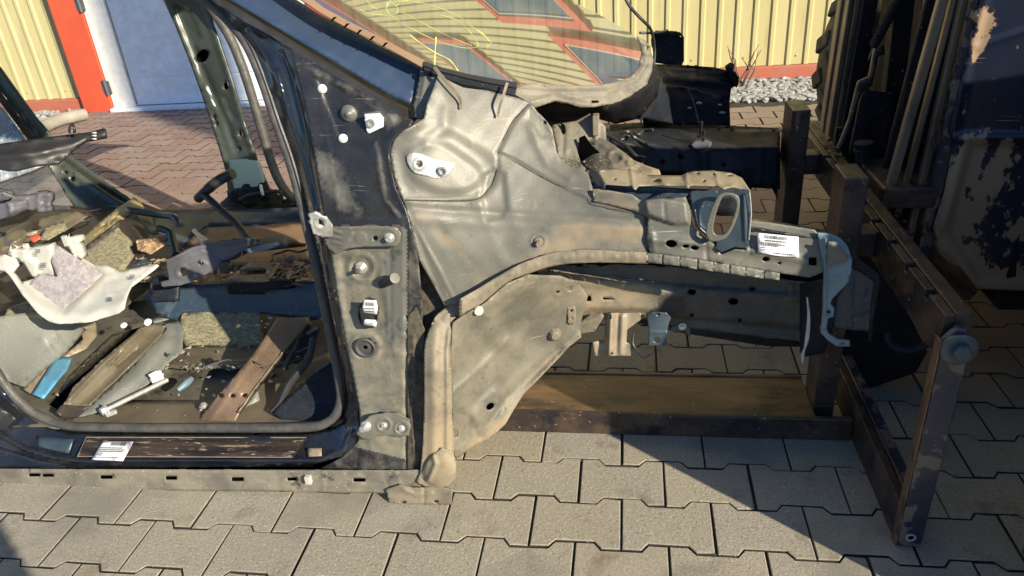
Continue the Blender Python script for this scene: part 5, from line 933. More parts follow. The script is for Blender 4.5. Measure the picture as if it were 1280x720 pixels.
cvr = sheet('pillar_cover', catmull([(286, 204, 1.46), (290, 200, 1.46), (316, 200, 1.46), (324, 206, 1.45), (331, 232, 1.45), (324, 238, 1.45), (298, 240, 1.46), (292, 234, 1.46)], 3, True), m_far, fpl, step=3, thick=.01)
cvr.data.materials.clear(); cvr.data.materials.append(mat('mint_cover', (.36, .46, .42), (.40, .50, .46), scale=3, rough=.4, bump=.03))
sheet('belt_reel', [(288, 238, 1.44), (330, 234, 1.43), (334, 244, 1.43), (322, 254, 1.43), (300, 255, 1.44), (290, 248, 1.44)], m_dark, fpl, step=3, thick=.03, feats=[ring(317, 245, 3, 1, .008)])
sheet('belt_tongue', [(324, 231, 1.41), (327, 231, 1.41), (330, 244, 1.41), (327, 245, 1.41)], m_white, fpl, step=3, thick=.004)
mb = tubepx([(300, 250, 1.42), (312, 244, 1.42), (335, 240, 1.42), (350, 240, 1.42), (352, 250, 1.42)], .008); mb.build('trim', m_blackpl, fpl, True)
# far front door seal (grey loop seen edge-on)
mb = MB(); mb.tube(catmull([WY(*p) for p in ((236, -20, 1.56), (256, 0, 1.55), (272, 22, 1.54), (288, 48, 1.53), (303, 84, 1.52), (316, 124, 1.51), (328, 165, 1.50), (340, 205, 1.49), (350, 228, 1.48), (364, 246, 1.48), (384, 252, 1.48))], 5), .018, 10); mb.build('far_door_seal', m_rubber, car, True)
# rear far quarter: diagonal pillar with crazed quarter glass
sheet('quarter_pillar', [(-12, 66, 1.60), (0, 82, 1.60), (30, 124, 1.58), (62, 168, 1.56), (95, 200, 1.54), (130, 226, 1.52), (162, 248, 1.51), (186, 262, 1.50), (160, 268, 1.48), (128, 250, 1.48), (92, 228, 1.50), (66, 200, 1.52), (40, 166, 1.54), (14, 130, 1.56), (-12, 100, 1.58)], m_far, car, step=4, feats=[ridge([(-10, 74), (30, 130), (80, 192), (170, 256)], 4, .012), ridge([(-10, 88), (30, 146), (70, 196), (140, 248)], 2, -.012)], thick=.01)
sheet('quarter_panel', [(76, 202, 1.50), (100, 216, 1.49), (140, 244, 1.48), (170, 262, 1.47), (160, 275, 1.44), (120, 262, 1.42), (92, 258, 1.42), (84, 246, 1.42), (60, 205, 1.46)], m_far, car, step=4, holes=[oval(78, 206, 1.8, 1.8), oval(82, 216, 2, 2), oval(91, 224, 2.5, 3), oval(90, 214, 1.5, 4, -35)], feats=[ridge([(80, 208), (120, 235), (165, 262)], 3, .01)])
sheet('quarter_trim', [(-12, 98, 1.57), (14, 132, 1.55), (40, 168, 1.53), (60, 190, 1.52), (48, 192, 1.50), (24, 160, 1.52), (0, 128, 1.54), (-12, 115, 1.55)], m_darkbrown, car, step=4)
sheet('quarter_glass', [(-12, 118, 1.54), (4, 132, 1.53), (22, 158, 1.51), (40, 180, 1.50), (62, 206, 1.47), (84, 246, 1.43), (88, 262, 1.42), (60, 262, 1.40), (-12, 262, 1.40)], m_qglass, car, step=6, thick=0)
sheet('crazed_glass', [(-12, 126, 1.50), (4, 136, 1.49), (20, 158, 1.48), (34, 178, 1.47), (58, 206, 1.45), (40, 214, 1.43), (10, 224, 1.42), (-12, 232, 1.42)], m_crack, car, step=4, wob=.004)
# rear seat box, footwell pocket, brown debris at the left
sheet('pocket_rim', [(108, 306, .98), (140, 282, 1.05), (150, 274, 1.08), (162, 276, 1.08), (172, 288, 1.02), (186, 306, .95), (186, 314, .92), (164, 332, .88), (150, 340, .87), (120, 345, .88), (100, 330, .92)], m_darkbrown, car, step=4, feats=[ridge([(112, 306), (148, 276), (162, 278), (184, 308), (180, 318)], 2.5, .015)])
sheet('pocket_foam', [(102, 318, .90), (128, 298, .93), (148, 284, .96), (160, 300, .93), (164, 318, .90), (152, 338, .86), (130, 342, .86), (108, 330, .88)], m_foam, car, step=4, thick=.03)
m_yel = mat('yellow_primer', (.27, .22, .10), (.34, .28, .14), scale=12, rough=.5, bump=.15, c3=(.14, .11, .06), s3=30, lo3=.56, hi3=.7)
sheet('seat_frame', [(100, 300, 1.06), (118, 282, 1.12), (150, 258, 1.2), (168, 246, 1.22), (177, 254, 1.2), (190, 276, 1.1), (196, 288, 1.02), (188, 290, 1.02), (178, 276, 1.08), (166, 262, 1.14), (156, 268, 1.14), (124, 292, 1.06), (104, 310, .98)], m_yel, car, step=3, thick=.015, holes=[oval(130, 281, 4, 2, -30), oval(145, 272, 4, 2, -30)])
sheet('seat_frame', [(60, 338, .96), (90, 312, 1.02), (118, 290, 1.10), (150, 268, 1.14), (153, 274, 1.10), (120, 300, 1.0), (92, 322, .95), (70, 340, .92)], m_yel, car, step=4, thick=.01)
sheet('rear_floor', Zs([(-20, 420, .16), (-20, 258, .26), (60, 256, .26), (110, 258, .26), (172, 264, .26), (190, 290, .22), (206, 320, .18), (196, 352, .16), (150, 390, .14), (80, 410, .14)]), m_darkbrown, car, step=6, wob=.006)
sheet('rear_tray', [(-14, 300, 1.0), (30, 278, 1.12), (90, 262, 1.2), (110, 270, 1.15), (70, 296, 1.02), (20, 330, .88), (-14, 350, .82)], m_channel, car, step=4, wob=.006, feats=[ridge([(0, 310), (50, 286), (100, 266)], 3, .02), dome(36, 282, 12, .03), dome(20, 296, 14, .04)])
sheet('orange_scrap', [(34, 296, .92), (46, 292, .93), (52, 297, .92), (42, 303, .9)], m_red, car, step=4)
sheet('wiring_bundle', [(56, 284, 1.0), (80, 276, 1.04), (84, 286, 1.0), (60, 300, .94), (48, 300, .94)], m_foam, car, step=3, feats=[ridge([(54, 294), (82, 280)], 2, .01)])
sheet('rust_patch', [(170, 300, .92), (200, 296, .96), (214, 292, .98), (206, 306, .92), (188, 318, .88), (172, 312, .89)], m_debris, car, step=3, wob=.004)
sheet('pale_pad', [(10, 384, .62), (34, 376, .66), (62, 400, .60), (48, 412, .55), (14, 436, .45), (6, 420, .5), (4, 400, .55)], m_foam, car, step=4, thick=.03)
sheet('dark_pad', [(-20, 392, .58), (8, 388, .60), (8, 430, .46), (-4, 446, .40), (-20, 430, .42)], m_mastdark, car, step=5)
sheet('grey_box', [(190, 346, .72), (224, 348, .72), (222, 376, .68), (186, 378, .68)], m_dark, car, step=5, thick=.01)
for pts in ([(158, 262, 1.1), (196, 268, 1.1), (214, 270, 1.08), (222, 276, 1.06), (224, 284, 1.05)], [(198, 285, .98), (212, 290, .97), (216, 302, .94), (220, 318, .9)]):
    tubepx(pts, .013).build('grey_sleeve', m_far, car, True)
# under-body so that light does not leak in from below
sheet('underbody', [(-20, 590, .16), (505, 590, .16), (505, 560, .22), (-20, 560, .22)], m_hole, car, step=40)
# -- handbrake
hk = sheet('handbrake_bracket', [(207, 333, .66), (209, 325, .66), (222, 318, .66), (240, 308, .68), (258, 304, .69), (290, 300, .70), (312, 296, .71), (318, 300, .71), (306, 312, .70), (290, 322, .69), (276, 332, .68), (256, 344, .66), (238, 353, .65), (224, 357, .64), (202, 358, .64), (200, 352, .65), (211, 350, .65)], m_greypl, car, step=2.6, thick=.02, feats=[ridge([(209, 327), (240, 311), (262, 307), (312, 299)], 1.8, .008), ridge([(238, 320), (252, 314), (268, 318), (274, 326)], 1.5, .005), ridge([(236, 334), (252, 326), (258, 330)], 1.5, .005), ring(228, 340, 7, 2, .005)], holes=[oval(228, 340, 4.5, 5), oval(251, 329, 3, 2.4, -30)], key='hk')
mb = tubepx([(254, 243, .83), (264, 251, .81), (276, 262, .79), (292, 276, .77), (304, 290, .74), (312, 302, .71)], .0105, 12); mb.build('lever', m_blackpl, hk, True)
mb = MB(); mb.tube(catmull([WY(*p) for p in ((246, 250, .84), (256, 240, .84), (270, 228, .85), (284, 220, .86), (291, 217, .86))], 5), [.010]+[.0145]*6+[.016]*10+[.0165]*4, 14); mb.build('grip', m_blackpl, hk, True)
mb = MB(); mb.bar(WY(242, 288, .86), WY(254, 300, .80), .012, .012); mb.bar(WY(250, 298, .79), WY(258, 304, .76), .02, .02); mb.build('cable_end', m_zinc, hk, bev=.002)
mb = MB(); mb.lathe(WY(282, 334, .66), OUT, [(.02, -.01), (.02, .006), (.012, .010)], 14); mb.build('pivot', m_blackpl, hk, True)
sheet('blue_flap', [(304, 312, .70), (318, 308, .72), (346, 302, .76), (350, 306, .75), (334, 312, .72), (312, 316, .70)], m_pale, hk, step=3)

# ================================================================== LOOSE THINGS LYING IN THE CABIN
tr = empty('trim_panel', tuple(WY(80, 400, .5)), 'ivory plastic trim panel with a grey felt patch lying inside the door opening', 'trim panel')
tp = sheet('panel', [(-14, 322, .46), (6, 318, .46), (20, 324, .46), (24, 332, .46), (18, 340, .455), (28, 352, .45), (44, 348, .47), (58, 330, .50), (80, 318, .54), (98, 320, .54), (118, 332, .53), (132, 331, .53), (150, 339, .52), (172, 334, .53), (196, 330, .54), (199, 332, .54), (180, 346, .50), (164, 358, .46), (158, 372, .42), (156, 386, .40), (148, 392, .39), (110, 403, .37), (75, 405, .36), (58, 400, .36), (44, 388, .37), (28, 368, .40), (14, 346, .43), (6, 339, .44), (-14, 336, .44)], m_whitepl, tr, step=3.5, key='tp', thick=.004, wob=.002, feats=[ridge([(20, 352), (40, 378), (70, 392), (110, 394), (150, 380)], 8, .010), area([(44, 346), (66, 320), (98, 320), (130, 344), (80, 392)], -.010, 8)]+[ridge([(132, y), (158, y-5)], 1.3, .004) for y in (357, 362, 369)]+[ridge([(128, 347), (176, 338)], 1.2, .004)])
sheet('felt_patch', [(34, 357, .444), (48, 342, .46), (72, 346, .455), (62, 322, .49), (64, 312, .50), (72, 307, .50), (100, 325, .49), (129, 343, .475), (100, 370, .425), (74, 390, .40), (50, 374, .42)], m_felt, tr, step=4, thick=.004)
for pts, d in (([(8, 314), (30, 314), (32, 322), (44, 330), (46, 348), (40, 346), (30, 330), (22, 324), (10, 320)], .47), ([(33, 320), (36, 312), (60, 308), (64, 316), (62, 330), (70, 346), (56, 344), (44, 346), (38, 336)], .485), ([(80, 300), (92, 299), (98, 312), (102, 324), (94, 322), (84, 312)], .51)):
    sheet('clip_tower', pts, m_whitepl, tr, depth=lambda u, v, d=d: d+0*u, step=3, thick=.03, feats=[ridge([(pts[0][0]+6, pts[0][1]), (pts[0][0]+14, pts[0][1]+24)], 1.5, .01)])
for (u, v) in ((34, 306), (82, 296)): MB().box(tuple(WY(u-1.5, v+12, .49)), tuple(WY(u+1.5, v-2, .50))).build('peg', m_whitepl, tr)
for u, v, d, s in ((43, 311, .455, 1), (49, 328, .47, 1.2), (161, 343, .485, 1), (133, 371, .42, 1)):
    P = WY(u, v, d-.008); printed(tr, P, CR, -CU, .017*s, .012*s, [(.05, .12, 0, 1), (.45, .12, 0, 1), (.85, .12, 0, 1)], (.2, .1, .9, .9), name='moulded_mark')
v_ = empty('black_trim', tuple(WY(60, 190, .9)), 'long black plastic trim blade with three light slots at its tip, lying across the top left', 'plastic trim')
vt = sheet('blade', [(-16, 182, .78), (10, 178, .80), (62, 171, .86), (112, 165, .92), (130, 160, .95), (133, 162, .95), (134, 173, .94), (118, 176, .92), (108, 178, .91), (96, 186, .88), (80, 200, .84), (74, 204, .82), (40, 209, .78), (20, 214, .76), (10, 214, .75), (-16, 208, .74)], m_blackpl, v_, step=4, thick=.006, feats=[ridge([(-16, 198), (40, 192), (80, 184), (130, 168)], 6, .010)], wob=.002)
for y in (166.5, 170, 174): sheet('slot', [(114, y-1), (120, y-1.4), (120.5, y+.4), (114.5, y+.8)], m_white, v_, depth=.90, step=3, thick=.001)
mb = MB(); mb.tube(catmull([WY(*p) for p in ((87, 166, .87), (87, 160, .87), (90, 155, .88), (93, 160, .87), (93, 166, .87))], 4), .004, 6); mb.build('clip', m_blackpl, v_, True)
g_ = empty('duct_part', tuple(WY(30, 260, .9)), 'broken dark grey plastic duct piece with a square snap end at the left edge', 'plastic part')
sheet('duct', [(-16, 236, .80), (12, 240, .82), (16, 246, .82), (46, 245, .85), (47, 242, .85), (62, 242, .86), (64, 246, .86), (63, 264, .85), (48, 266, .84), (46, 262, .84), (34, 264, .83), (18, 270, .80), (8, 272, .80), (-16, 280, .78)], m_greypl, g_, step=3, thick=.03, feats=[ridge([(47, 244), (49, 264)], 1.5, .006), ridge([(54, 246), (55, 262)], 1.2, -.005), area([(8, 252), (34, 249), (36, 262), (12, 268)], .012, 3), ridge([(10, 254), (14, 268)], 2, .006), ridge([(52, 256), (61, 256)], 1.5, .005)])
sheet('rod', [(-16, 244, .76), (6, 242, .78), (16, 246, .79), (12, 250, .79), (-16, 254, .76)], m_greypl, g_, step=3, thick=.01)
mb = MB(); p0, p1 = WZ(133, 512, .17), WZ(209, 475, .16); mb.tube([p0, p1], .0065, 12); rod = empty('long_bolt', tuple(p0), 'long silver bolt with a flanged hex head lying on the cabin floor', 'bolt')
mb.build('shank', m_zinc, rod, True); d_ = p0-p1; mb = MB(); mb.lathe(p0, d_, [(.006, -.004), (.015, 0), (.015, .003), (.011, .005)], 18); mb.lathe(p0+d_/np.linalg.norm(d_)*.004, d_, [(.0105, 0), (.0105, .009), (.009, .011)], 6); mb.build('head', m_zinc, rod)
mb = MB(); mb.tube(catmull([WZ(222, 488, .165), WZ(232, 480, .17), WZ(240, 473, .17)], 4), [.006, .007, .008, .009, .010, .010, .009, .008, .006], 10); o = mb.build('plastic_anchor', m_pale, None, True); prop(o, 'small pale blue plastic peg lying on the floor right of the long bolt', 'plastic peg')
def lump(name, c, s, m, lab, cat, seed):
    bm = bmesh.new(); bmesh.ops.create_icosphere(bm, subdivisions=3, radius=1); r1 = random.Random(seed)
    from mathutils import noise
    for v in bm.verts:
        n = noise.noise(v.co*1.7+Vector((seed, 0, 0)))*.5+noise.noise(v.co*4+Vector((seed, 3, 0)))*.22; v.co = Vector([v.co[i]*(1+n)*s[i]+c[i] for i in range(3)])
    me = bpy.data.meshes.new(name); bm.to_mesh(me); bm.free(); o = link(name, me, m); return prop(o, lab, cat)
lump('crumpled_tape', WZ(195, 471, .165), (.021, .015, .016), m_white, 'crumpled white lump beside the upper end of the long bolt', 'crumpled tape', 3)
mb = MB(); mb.bar(WZ(133, 519, .16), WZ(146, 514, .165), .012, .01); o = mb.build('metal_clip', m_zinc, None, bev=.002); prop(o, 'small silver clip lying just below the long bolt head', 'clip')
o = sheet('blue_tape', [(40, 492, .30), (52, 474, .36), (66, 452, .46), (74, 445, .50), (90, 447, .49), (84, 462, .42), (70, 478, .34), (54, 498, .285)], m_blue, None, step=4, thick=.003); prop(o, 'flat strip of light blue tape on the left side of the cabin floor', 'tape')
lump('black_clip', WZ(206, 446, .15), (.016, .014, .01), m_blackpl, 'black wiring clip lying at the edge of the grey floor rib', 'clip', 5)
# ================================================================== FORK FRAME UNDER THE CAR
ff_ = empty('lifting_frame', (.70, .45, 0), 'brown steel frame with two posts and a notched beam on a bolted leg', 'lifting frame')
mb = MB(); mb.box((-.62, .402, .048), (.677, .575, .058)); mb.build('fork_plate', m_fork, ff_, bev=.002)
mb = MB(); mb.box((-.62, .386, .001), (.76, .4015, .066)); mb.build('front_rail', m_forkb, ff_, bev=.003)
mb = MB(); mb.box((-.62, .5755, .001), (.677, .587, .062)); mb.build('back_rail', m_fork, ff_, bev=.003)
mb = MB(); mb.tube([(-.6, .4035, .0605), (.66, .4035, .0605)], .0022, 6); mb.build('weld_bead', m_fork, ff_)
mb = MB(); mb.box((-.30, 1.03, .02), (.677, 1.13, .058)); mb.build('fork_plate', m_fork, ff_, bev=.003)
mb = MB(); mb.box((.678, .44, .002), (.727, .54, .667)); mb.build('post', m_forkb, ff_, bev=.003)
mb = MB(); mb.box((.677, 1.01, .002), (.727, 1.13, .668)); mb.build('post', m_forkb, ff_, bev=.003)
# cross beam with notched top
mb = MB(); Z1 = .54
ys = [.072]; prof = [(.072, Z1)]
for y in (.15, .265, .38, .495, .61, .73, .85, .97):
    prof += [(y, Z1), (y+.002, Z1-.016), (y+.020, Z1-.016), (y+.022, Z1)]
prof += [(1.32, Z1), (1.32, .455), (.072, .455)]
mb.prism([(.770, y, z) for y, z in prof], (.018, 0, 0)); mb.build('cross_beam', m_forkb, ff_, bev=.0015)
mb = MB(); mb.box((.7885, .072, .456), (.818, 1.32, .543)); mb.build('cross_beam', m_forkb, ff_, bev=.002)
for y in (.46, 1.03): MB().box((.728, y, .47), (.7695, y+.06, .53)).build('beam_bracket', m_forkb, ff_, bev=.003)
mb = MB(); mb.prism([(.766, .062, .004), (.812, .062, .004), (.812, .062, .50), (.800, .062, .527), (.785, .062, .527), (.766, .062, .50)], (0, -.016, 0)); lg = mb.build('leg', m_chip, ff_, bev=.002)
mb = MB(); mb.box((.762, .0475, .003), (.7655, .072, .50)); mb.build('leg_flange', m_fork, ff_, bev=.001)
mb = MB(); mb.lathe((.793, .046, .487), OUT, [(.031, 0), (.031, .006), (.028, .0075), (.017, .0075), (.016, .010)], 32); w_ = mb.build('washer', m_zinc, lg, True); w_.data.materials.clear(); w_.data.materials.append(mat('dull_zinc', (.07, .095, .11), (.10, .12, .13), scale=30, rough=.4, metal=.5, bump=.2))
mb = MB(); mb.lathe((.793, .036, .487), OUT, [(.016, 0), (.016, .010), (.013, .013)], 6); mb.build('bolt_head', w_.data.materials[0], lg)
mb = MB(); mb.box((.764, .0725, .002), (.784, .90, .098)); mb.build('base_bar', m_forkb, ff_, bev=.003)
mb = MB(); mb.box((.7845, .0725, .002), (.812, .90, .102)); mb.build('base_bar', m_chip, ff_, bev=.003)
mb = MB(); mb.lathe((.788, .0455, .03), OUT, [(.010, -.001), (.010, .0012), (.006, .0012), (.006, -.0005)], 18); mb.build('pin', m_zinc, lg)
for pts in ([(.676, .438, .004), (.676, .438, .06)], [(.729, .458, .471), (.729, .522, .471)], [(.7695, .458, .531), (.7695, .522, .531)], [(.7695, 1.028, .531), (.7695, 1.092, .531)], [(.764, .0725, .004), (.764, .0725, .098)], [(.7285, .438, .067), (.678, .438, .067)], [(.7865, .08, .1025), (.7865, .9, .1025)]):
    a_, b_ = np.array(pts[0]), np.array(pts[1]); n_ = max(4, int(np.linalg.norm(b_-a_)/.006)); mb = MB(); mb.tube([a_+(b_-a_)*i/n_+np.array([random.uniform(-.0006, .0006) for _ in range(3)]) for i in range(n_+1)], [random.uniform(.0018, .0034) for _ in range(n_+1)], 7); mb.build('weld_bead', m_forkb, ff_, True)
mb = MB(); mb.box((.728, .60, .47), (.7695, .64, .52)); mb.build('spacer', m_forkb, ff_, bev=.003)

# ================================================================== FORKLIFT
fk = empty('forklift', (1.55, .98, 0), 'dark blue forklift with scraped panel, greasy mast rails and big tyre at right', 'forklift')
# mast: near and far rail groups, tilted back slightly
def rail(name, u0, v0, u1, v1, y, wx, wy, m, zt=1.32, zb=None):
    a = WY(u0, v0, y); b = WY(u1, v1, y); d = (a-b)/abs(a[2]-b[2]); bot = b + d*((zb if zb is not None else b[2]-.02)-b[2]); top = b + d*(zt-b[2])
    mb = MB(); mb.bar(bot, top, wx, wy, up=(0, 1, 0)); return mb.build(name, m, fk, bev=.004)
rail('mast_rail', 1178, 0, 1108, 250, .74, .022, .022, m_mast, zb=.30)
rail('mast_rail', 1191, 0, 1122, 270, .75, .012, .022, m_mast, zb=.27)
rail('mast_rail', 1204, 0, 1140, 280, .73, .018, .020, m_mast, zb=.26)
rail('mast_rail', 1222, 0, 1156, 290, .74, .034, .06, m_chip, zb=.24)
rail('mast_rail', 1184, 0, 1114, 260, .86, .10, .02, m_mastdark, zb=.30)
rail('mast_rail', 1062, 0, 1036, 165, 1.50, .016, .05, m_mast, zb=.40)
rail('mast_rail', 1070, 0, 1044, 165, 1.49, .016, .05, m_mast, zb=.40)
rail('mast_rail', 1052, 0, 1030, 150, 1.56, .014, .05, m_mast, zb=.44)
rail('mast_rail', 1086, 0, 1058, 165, 1.46, .045, .05, m_mastdark, zb=.36)
rail('lift_cylinder', 1158, 0, 1146, 72, .90, .010, .02, m_mast, zb=.84)
rail('lift_cylinder', 1128, 0, 1100, 250, 1.10, .05, .05, m_mastdark, zb=.3)
MB().box((1.02, 1.0, .30), (1.10, 1.5, 1.3)).build('mast_plate', m_mastdark, fk, bev=.004)
MB().box((1.16, .66, .22), (1.30, 1.46, 1.34)).build('mast_plate', m_mastdark, fk, bev=.004)
# carriage plate and blocks
sheet('carriage', [(1078, 118, 1.02), (1085, 113, 1.02), (1118, 116, 1.02), (1120, 120, 1.02), (1112, 200, 1.0), (1108, 240, .98), (1056, 240, 1.0), (1062, 195, 1.0)], m_mastdark, fk, step=5, thick=.02, feats=[area([(1088, 150), (1104, 150), (1100, 185), (1084, 185)], -.01, 3), ridge([(1082, 122), (1118, 122)], 2, .006)])
sheet('hose_guard', [(1044, 184, .96), (1049, 184, .96), (1062, 150, .99), (1074, 102, 1.02), (1088, 96, 1.02), (1094, 62, 1.04), (1106, 60, 1.04), (1106, 68, 1.04), (1098, 70, 1.04), (1090, 108, 1.02), (1082, 108, 1.02), (1070, 135, 1.0), (1056, 178, .97), (1048, 192, .96)], m_forkb, fk, step=4, thick=.015)
mb = MB()
for i in range(14): mb.lathe(WY(1122-i*2.2, 2+i*4, 1.04), (1, .2, .2), [(.012, -.008), (.014, 0), (.012, .008)], 8)
mb.build('chain', m_mastdark, fk)
mb = MB(); c = WY(1079, 205, .92); t_ = WY(1080, 172, .92); mb.lathe(c, t_-c, [(.020, 0), (.020, .035), (.025, .036), (.026, .042), (.022, .046), (.025, .05), (.025, .062), (.012, .062)], 20); mb.build('cylinder_cap', m_dark, fk, True)
MB().box(tuple(WY(1100, 262, .70)), (1.06, .95, .545)).build('slide_block', m_forkb, fk, bev=.006)
mb = MB()
for i in range(40):
    r1 = random.Random(i+9); shard(mb, WY(1110+i*.75+r1.uniform(-4, 4), 258+i*.95+r1.uniform(-4, 4), .72), .012, r1)
for i in range(30):
    r1 = random.Random(i+99); shard(mb, WY(1030+i*.8+r1.uniform(-4, 4), 172+i*1.1+r1.uniform(-5, 5), .98), .012, r1)
o = mb.build('grease_lumps', m_forkb, fk); o['kind'] = 'stuff'
# lower dark parts behind the beam
mb = MB(); mb.prism([WY(u, v, .62) for u, v in ((1052, 300), (1085, 305), (1140, 400), (1160, 440), (1146, 466), (1136, 470), (1052, 498))], (0, .05, 0)); mb.build('fork_shank', m_mastdark, fk, bev=.004)
sheet('lower_body', [(1046, 160, 1.2), (1200, 160, 1.1), (1215, 370, .9), (1180, 372, .85), (1100, 330, .9), (1060, 300, 1.0), (1040, 230, 1.2)], m_mastdark, fk, step=10, thick=.03)
mb = MB(); mb.tube(catmull([WY(*p) for p in ((1110, 416, .40), (1111, 427, .39), (1120, 435, .385), (1134, 438, .38), (1148, 436, .38), (1158, 430, .38))], 5), .008, 10); mb.build('hook', m_dark, fk, True)
# scraped side panel with raised rim
pn = sheet('side_panel', [(1330, -60, .64), (1242, -60, .66), (1226, 0, .665), (1213, 50, .67), (1200, 110, .675), (1190, 168, .68), (1188, 200, .68), (1180, 240, .68), (1166, 284, .68), (1170, 296, .68), (1222, 361, .66), (1270, 363, .65), (1340, 366, .63), (1345, 170, .63)], m_rustblue, fk, step=4, thick=.02, wob=0, dustf=lambda u, v: .40+.05*sstep(v, 180, 200)+.26*np.exp(-(segdist(u, v, [(1215, 182), (1192, 236), (1176, 290), (1222, 350), (1300, 352)])/16)**2)+.22*np.exp(-(segdist(u, v, [(1258, 180), (1236, 230), (1205, 285)])/12)**2)+.20*np.exp(-(segdist(u, v, [(1232, 20), (1220, 60)])/14)**2)+.16*np.exp(-(segdist(u, v, [(1290, 270), (1268, 292)])/10)**2),
           feats=[ridge([(1192, 172), (1340, 172)], 5, .014), ridge([(1206, 180), (1192, 236), (1178, 284)], 6, .010), area([(1215, 182), (1340, 182), (1340, 350), (1224, 350), (1186, 290), (1200, 236)], -.010, 8), ridge([(1222, 60), (1240, 52), (1260, 46), (1290, 36)], 3, .004), ridge([(1237, -20), (1216, 50), (1200, 120), (1190, 165)], 6, .008)])
sheet('panel_rim', [(1214, 0, .69), (1226, 0, .68), (1201, 110, .69), (1191, 168, .69), (1188, 200, .695), (1180, 240, .695), (1166, 284, .695), (1160, 290, .70), (1152, 280, .71), (1165, 220, .71), (1180, 150, .70)], m_chip, fk, step=4, thick=.01)
sheet('panel_underside', [(1166, 290, .70), (1224, 362, .67), (1212, 376, .74), (1170, 372, .80), (1140, 330, .78), (1150, 292, .74)], m_fork, fk, step=5, thick=.01)
# body, partly outside the picture
def slab(name, pts_xz, y0, y1, m): mb = MB(); mb.prism([(x, y0, z) for x, z in pts_xz], (0, y1-y0, 0)); return mb.build(name, m, fk, bev=.01)
slab('fender', [(.98, .03), (1.0, .62), (1.12, .80), (1.4, 1.28), (2.0, 1.30), (2.0, 1.22), (1.5, 1.2), (1.16, .76), (1.06, .60), (1.04, .03)], -.24, .02, m_chip)  # near fender, out of view, shaped to cast the shadow on ground and rail
slab('shade_skirt', [(1.05, .03), (1.05, .60), (1.5, 1.18), (2.0, 1.2), (3.0, 1.1), (3.0, .03)], -.27, -.245, m_chip)  # unseen plate added to close the forklift's ground shadow
slab('fender', [(1.06, .60), (1.12, .80), (1.4, 1.28), (2.0, 1.30), (2.0, 1.25), (1.45, 1.23), (1.2, .86)], 1.74, 2.1, m_chip)
slab('chassis', [(1.35, .25), (1.35, .95), (1.9, 1.05), (3.4, 1.15), (3.6, .9), (3.6, .3), (3.0, .22)], .3, 1.68, m_chip)
slab('counterweight', [(3.2, .3), (3.2, 1.16), (3.7, 1.1), (3.85, .8), (3.8, .35)], .2, 1.78, m_chip)
def wheel(x, y0, y1, R, hub):
    mb = MB(); yc = (y0+y1)/2; w = (y1-y0)
    mb.lathe((x, y0, R), (0, 1, 0), [(R*.45, 0), (R*.5, -.01), (R*.85, -.012), (R*.96, .02), (R, .05), (R, w-.05), (R*.96, w-.02), (R*.85, w+.012), (R*.5, w+.01), (R*.45, w)], 48); ty = mb.build('tyre', m_tyre, fk, True)
    mb = MB(); n = 26
    for i in range(n):
        a = 2*math.pi*i/n
        for s in (0, 1):
            aa = a+(.12 if s else 0); c0 = np.array([x-math.cos(aa)*R*1.0, y0+.02 if s == 0 else y1-.02, R+math.sin(aa)*R*1.0]); a2 = aa+.10; c1 = np.array([x-math.cos(a2)*R*1.0, yc, R+math.sin(a2)*R*1.0])
            mb.bar(c0, c1, .060, .022, up=(-math.cos(aa), 0, math.sin(aa)))
    mb.build('tread', m_tyre, ty, bev=.008)
    mb = MB(); mb.lathe((x, y0+.03 if hub < 0 else y1-.03, R), (0, hub, 0), [(R*.46, 0), (R*.44, -.03), (R*.2, -.03), (R*.18, .02), (R*.05, .03)], 32); mb.build('rim', m_chip, ty, True)
wheel(1.545, 1.78, 2.06, .58, 1); wheel(1.60, -.18, .10, .58, -1); wheel(3.1, .1, .32, .36, -1); wheel(3.1, 1.66, 1.88, .36, 1)
for x in (1.75, 2.9):
    for y in (.38, 1.6): MB().box((x-.03, y-.03, 1.0), (x+.03, y+.03, 2.15)).build('cab_post', m_mastdark, fk, bev=.005)
MB().box((1.7, .33, 2.14), (2.95, 1.65, 2.18)).build('cab_roof', m_mastdark, fk, bev=.01)
MB().box((2.2, .7, 1.0), (2.7, 1.25, 1.15)).build('seat', m_blackpl, fk, bev=.03)

shade_column = empty('shade_column', (8.11, -4.18, 0), 'added tall grey column, unseen far right behind the viewpoint, to shade the white door', 'shade_column')  # added out of view only to throw shade on the door
mb = MB(); mb.lathe((8.11, -4.18, 0), (0, 0, 1), [(.325, 0), (.325, 10.2)], 32); mb.build('shell', m_pipe, shade_column, True)
mb = MB(); mb.lathe((8.11, -4.18, 10.2), (0, 0, 1), [(.36, 0), (.36, .05), (.02, .4)], 32); mb.build('cap', m_pipe, shade_column, True)
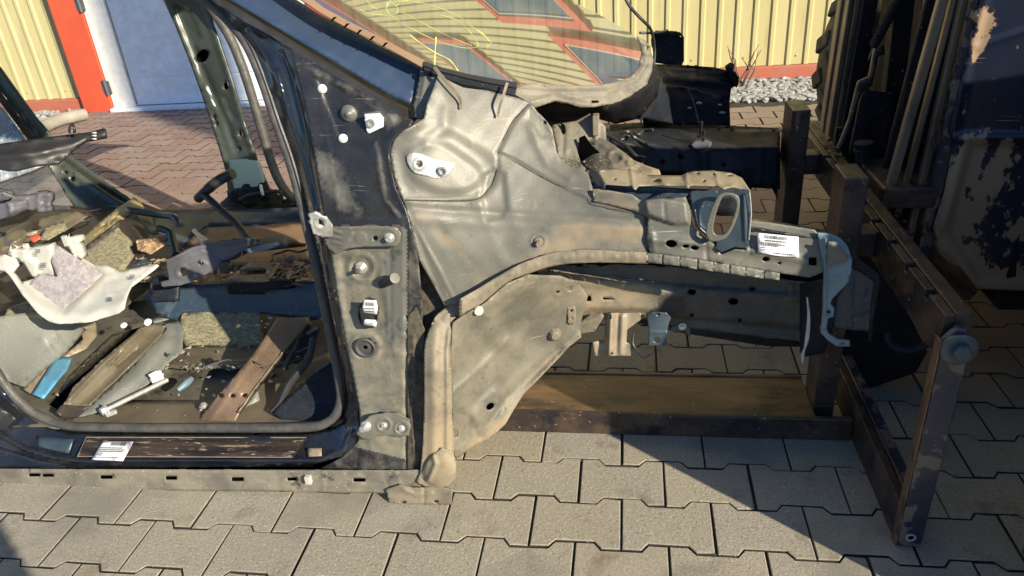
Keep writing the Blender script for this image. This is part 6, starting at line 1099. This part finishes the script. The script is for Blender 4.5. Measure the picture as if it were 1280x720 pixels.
# ================================================================== PERSON TAKING THE PICTURE (behind the camera, throws the shadow at the lower left)
def person():
    root = empty('person', (.40, -1.46, 0), 'person in dark clothes holding up a phone behind the viewpoint', 'person')
    J = {'pel': (.40, -1.46, .93, .165), 'waist': (.40, -1.47, 1.08, .15), 'chest': (.40, -1.47, 1.30, .16), 'neck': (.39, -1.45, 1.47, .055), 'head': (.37, -1.42, 1.56, .075), 'crown': (.37, -1.42, 1.66, .085),
         'hipL': (.30, -1.46, .88, .10), 'kneeL': (.28, -1.44, .48, .07), 'ankL': (.27, -1.46, .09, .045), 'toeL': (.26, -1.31, .035, .038), 'hipR': (.50, -1.46, .88, .10), 'kneeR': (.52, -1.44, .48, .07), 'ankR': (.53, -1.46, .09, .045), 'toeR': (.55, -1.31, .035, .038),
         'shL': (.22, -1.47, 1.40, .065), 'elL': (.10, -1.38, 1.16, .05), 'wrL': (.13, -1.23, 1.22, .03), 'shR': (.58, -1.47, 1.40, .065), 'elR': (.55, -1.38, 1.16, .05), 'wrR': (.35, -1.23, 1.21, .03)}
    E_ = [('pel', 'waist'), ('waist', 'chest'), ('chest', 'neck'), ('neck', 'head'), ('head', 'crown'), ('pel', 'hipL'), ('hipL', 'kneeL'), ('kneeL', 'ankL'), ('ankL', 'toeL'), ('pel', 'hipR'), ('hipR', 'kneeR'), ('kneeR', 'ankR'), ('ankR', 'toeR'), ('chest', 'shL'), ('shL', 'elL'), ('elL', 'wrL'), ('chest', 'shR'), ('shR', 'elR'), ('elR', 'wrR')]
    for s, wx in ((-1, 'wrL'), (1, 'wrR')):
        w0 = J[wx]; pb = (w0[0]-s*.012, w0[1]+.05, w0[2]+.012, .022); J['palm'+wx] = pb; E_.append((wx, 'palm'+wx))
        for k in range(5):
            b = (pb[0]-s*.015, pb[1]+.02, pb[2]+(.028-.018*k), .0085); c = (b[0]-s*(.035-.003*abs(k-1)), b[1]+.012, b[2], .008); 
            J[f'{wx}{k}a'] = b; J[f'{wx}{k}b'] = c; E_ += [('palm'+wx, f'{wx}{k}a'), (f'{wx}{k}a', f'{wx}{k}b')]
    K = list(J); me = bpy.data.meshes.new('body'); me.from_pydata([J[k][:3] for k in K], [(K.index(a), K.index(b)) for a, b in E_], []); me.update()
    o = link('body', me, mat('dark_clothes', (.03, .035, .045), rough=.9, bump=.2), root); o.modifiers.new('skin', 'SKIN')
    for i, k in enumerate(K): me.skin_vertices[0].data[i].radius = (J[k][3], J[k][3]); me.skin_vertices[0].data[i].use_root = (k == 'pel')
    o.modifiers.new('sub', 'SUBSURF').levels = 2; o.modifiers['sub'].render_levels = 2
    hb_ = MB(); hb_.lathe((.37, -1.43, 1.60), (0, -.1, 1), [(.085, -.02), (.092, .03), (.085, .075), (.05, .105), (.001, .112)], 20); hb_.build('hair', m_darkbrown, root, True)
person()
ph = MB().box((.165, -1.185, 1.205), (.29, -1.177, 1.27)).build('phone', m_blackpl, None, bev=.004); prop(ph, 'black phone held up by the person behind the viewpoint', 'phone')
